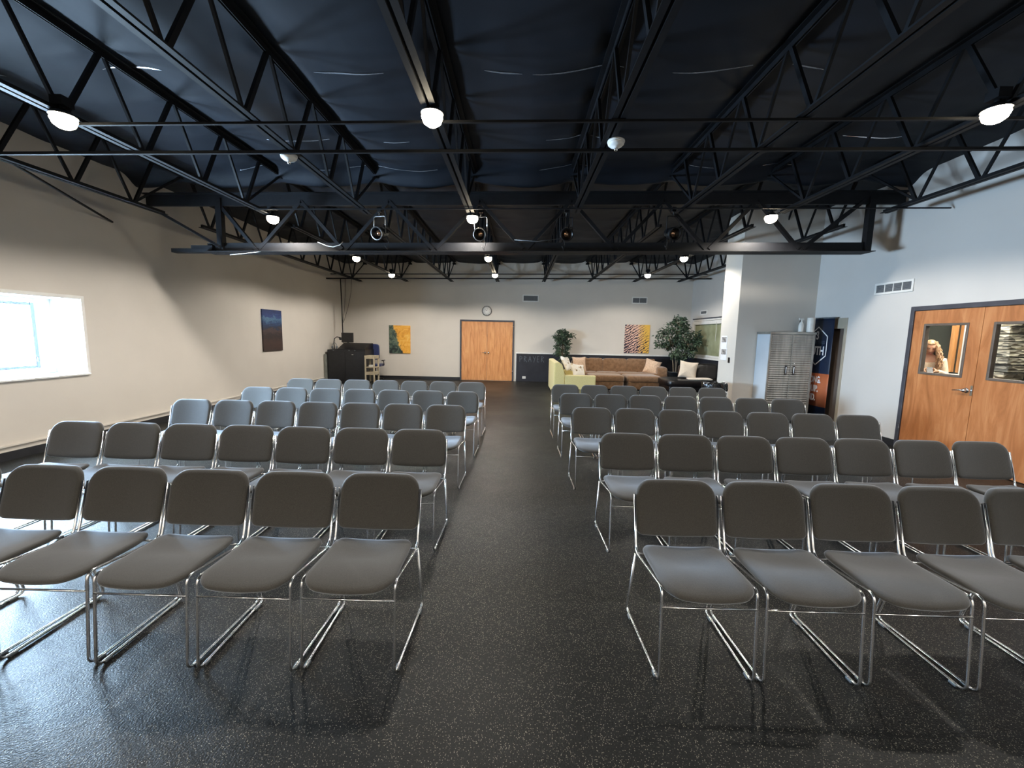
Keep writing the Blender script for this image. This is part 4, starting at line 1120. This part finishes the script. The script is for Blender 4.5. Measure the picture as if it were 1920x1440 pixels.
# hands with five fingers each, closed on the phone
for s in (-1, 1):
    w0 = Vector((s*.10, -.22, 1.185)); p0 = Vector((s*.065, -.275, 1.20))
    vv = [w0, p0]; ee = [(0,1)]; rr = [.026, (.034,.018)]
    for k in range(4):
        b0 = p0+Vector((-s*(.006+.004*k), -.030+.020*k, -.012)); 
        ln = (.032,.036,.034,.026)[k]
        i0 = len(vv); vv += [b0, b0+Vector((-s*ln*.8, -.004, -.018)), b0+Vector((-s*ln*1.5, -.004, .004))]
        ee += [(1,i0),(i0,i0+1),(i0+1,i0+2)]; rr += [.0095, .0085, .007]
    i0 = len(vv); vv += [p0+Vector((-s*.012, -.012, .026)), p0+Vector((-s*.034, -.022, .034))]
    ee += [(1,i0),(i0,i0+1)]; rr += [.011, .008]
    skin_obj('hand', [tuple(q) for q in vv], ee, rr, M_skin, pe, 2)
# sweater, jeans
V2 = V[:4]+V[5:11]
E2 = [(0,1),(1,2),(2,3),(3,4),(4,5),(5,6),(3,7),(7,8),(8,9)]
R2 = [(.165,.125), (.145,.118), (.162,.122), (.125,.10), .070, .056, .042, .070, .056, .042]
skin_obj('sweater', V2, E2, R2, M_top, pe)
V3 = [V[0]]+V[11:14]+V[15:18]; R3 = [(.158,.12), .095, .068, .05, .095, .068, .05]
skin_obj('jeans', V3, [(0,1),(1,2),(2,3),(0,4),(4,5),(5,6)], R3, M_jean, pe)
for s in (-1, 1): MB().box(s*.10-.045, s*.10+.045, -.17, .08, 0, .07).build('shoe', M_dkplastic, pe, bevel=.02, seg=3)
# curly hair: cap plus many wavy locks
m = MB()
ringv = []; n1, n2 = 12, 28; vs = []; fs = []
for i in range(n1+1):
    ph = -.15+ (PI/2+.15)*i/n1
    for j in range(n2):
        th = 2*PI*j/n2; x, y, z = math.cos(ph)*math.cos(th), math.cos(ph)*math.sin(th), math.sin(ph)
        if y < -.35 and z < .55: k_ = .86
        else: k_ = 1.13
        vs.append(head_pt(x*k_, y*k_+.06, z*1.12 if k_ > 1 else z*.9))
for i in range(n1):
    for j in range(n2): fs.append((i*n2+j, i*n2+(j+1) % n2, (i+1)*n2+(j+1) % n2, (i+1)*n2+j))
m.add(vs, fs, True)
for k in range(300):
    th = random.uniform(-.35*PI+.05, 1.35*PI-.05)   # skip the face
    x, y = math.cos(th), math.sin(th)
    if y < -.66: continue
    p = head_pt(x*.98, y*.95+.1, random.uniform(.1, .7)); pts = []; ph = random.uniform(0, 6)
    ln = random.uniform(.34, .52); spread = random.uniform(.02, .085); out = Vector((p.x, p.y+.055, 0)); out = out.normalized() if out.length > .01 else Vector((1,0,0))
    for q in range(12):
        t = q/11; w_ = .016*math.sin(ph+t*19)
        pts.append(Vector((p.x, p.y, p.z-ln*t)) + out*(spread*math.sin(min(1, t*1.6)*PI/2)+w_) + Vector((-out.y, out.x, 0))*.016*math.cos(ph+t*19))
    m.tube(pts, [.0085-.004*q/11 for q in range(12)], 5)
m.build('hair', M_hair, pe)
ph_ = MB().box(-.036, .036, -.004, .004, -.075, .075).build('phone', M_dkplastic, bevel=.003)
Rz = Matrix.Rotation(math.radians(-38), 4, 'Z')
ph_.matrix_world = Matrix.Translation((6.62, 6.78, 0)) @ Rz @ Matrix.Translation((0, -.300, 1.205)) @ Matrix.Rotation(math.radians(-55), 4, 'X')
tag(ph_, 'dark phone held by the person behind the door pane', 'phone')

# ------------------------------------------------------------------ daylight
wd = bpy.data.worlds.new('daylight'); scn.world = wd; wd.use_nodes = True
bg = wd.node_tree.nodes['Background']; bg.inputs[0].default_value = (.56, .77, 1.0, 1); bg.inputs[1].default_value = 240
pl = bpy.data.lights.new('window_portal', 'AREA'); pl.shape = 'RECTANGLE'; pl.size = WY1-WY0; pl.size_y = WZ1-WZ0
pl.cycles.is_portal = True
po = bpy.data.objects.new('window_portal', pl); COL.objects.link(po)
po.location = (XL-.52, (WY0+WY1)/2, (WZ0+WZ1)/2); po.rotation_euler = (PI/2, 0, -PI/2)   # faces +X

# ------------------------------------------------------------------ colour management
vs_ = scn.view_settings; vs_.view_transform = 'Standard'; vs_.look = 'None'; vs_.gamma = 1; vs_.use_curve_mapping = False
vs_.exposure = 0.54
scn.cycles.max_bounces = 10; scn.cycles.diffuse_bounces = 5; scn.cycles.glossy_bounces = 4; scn.cycles.transparent_max_bounces = 12
scn.cycles.use_denoising = True; scn.cycles.sample_clamp_indirect = 8; scn.cycles.caustics_reflective = False; scn.cycles.caustics_refractive = False
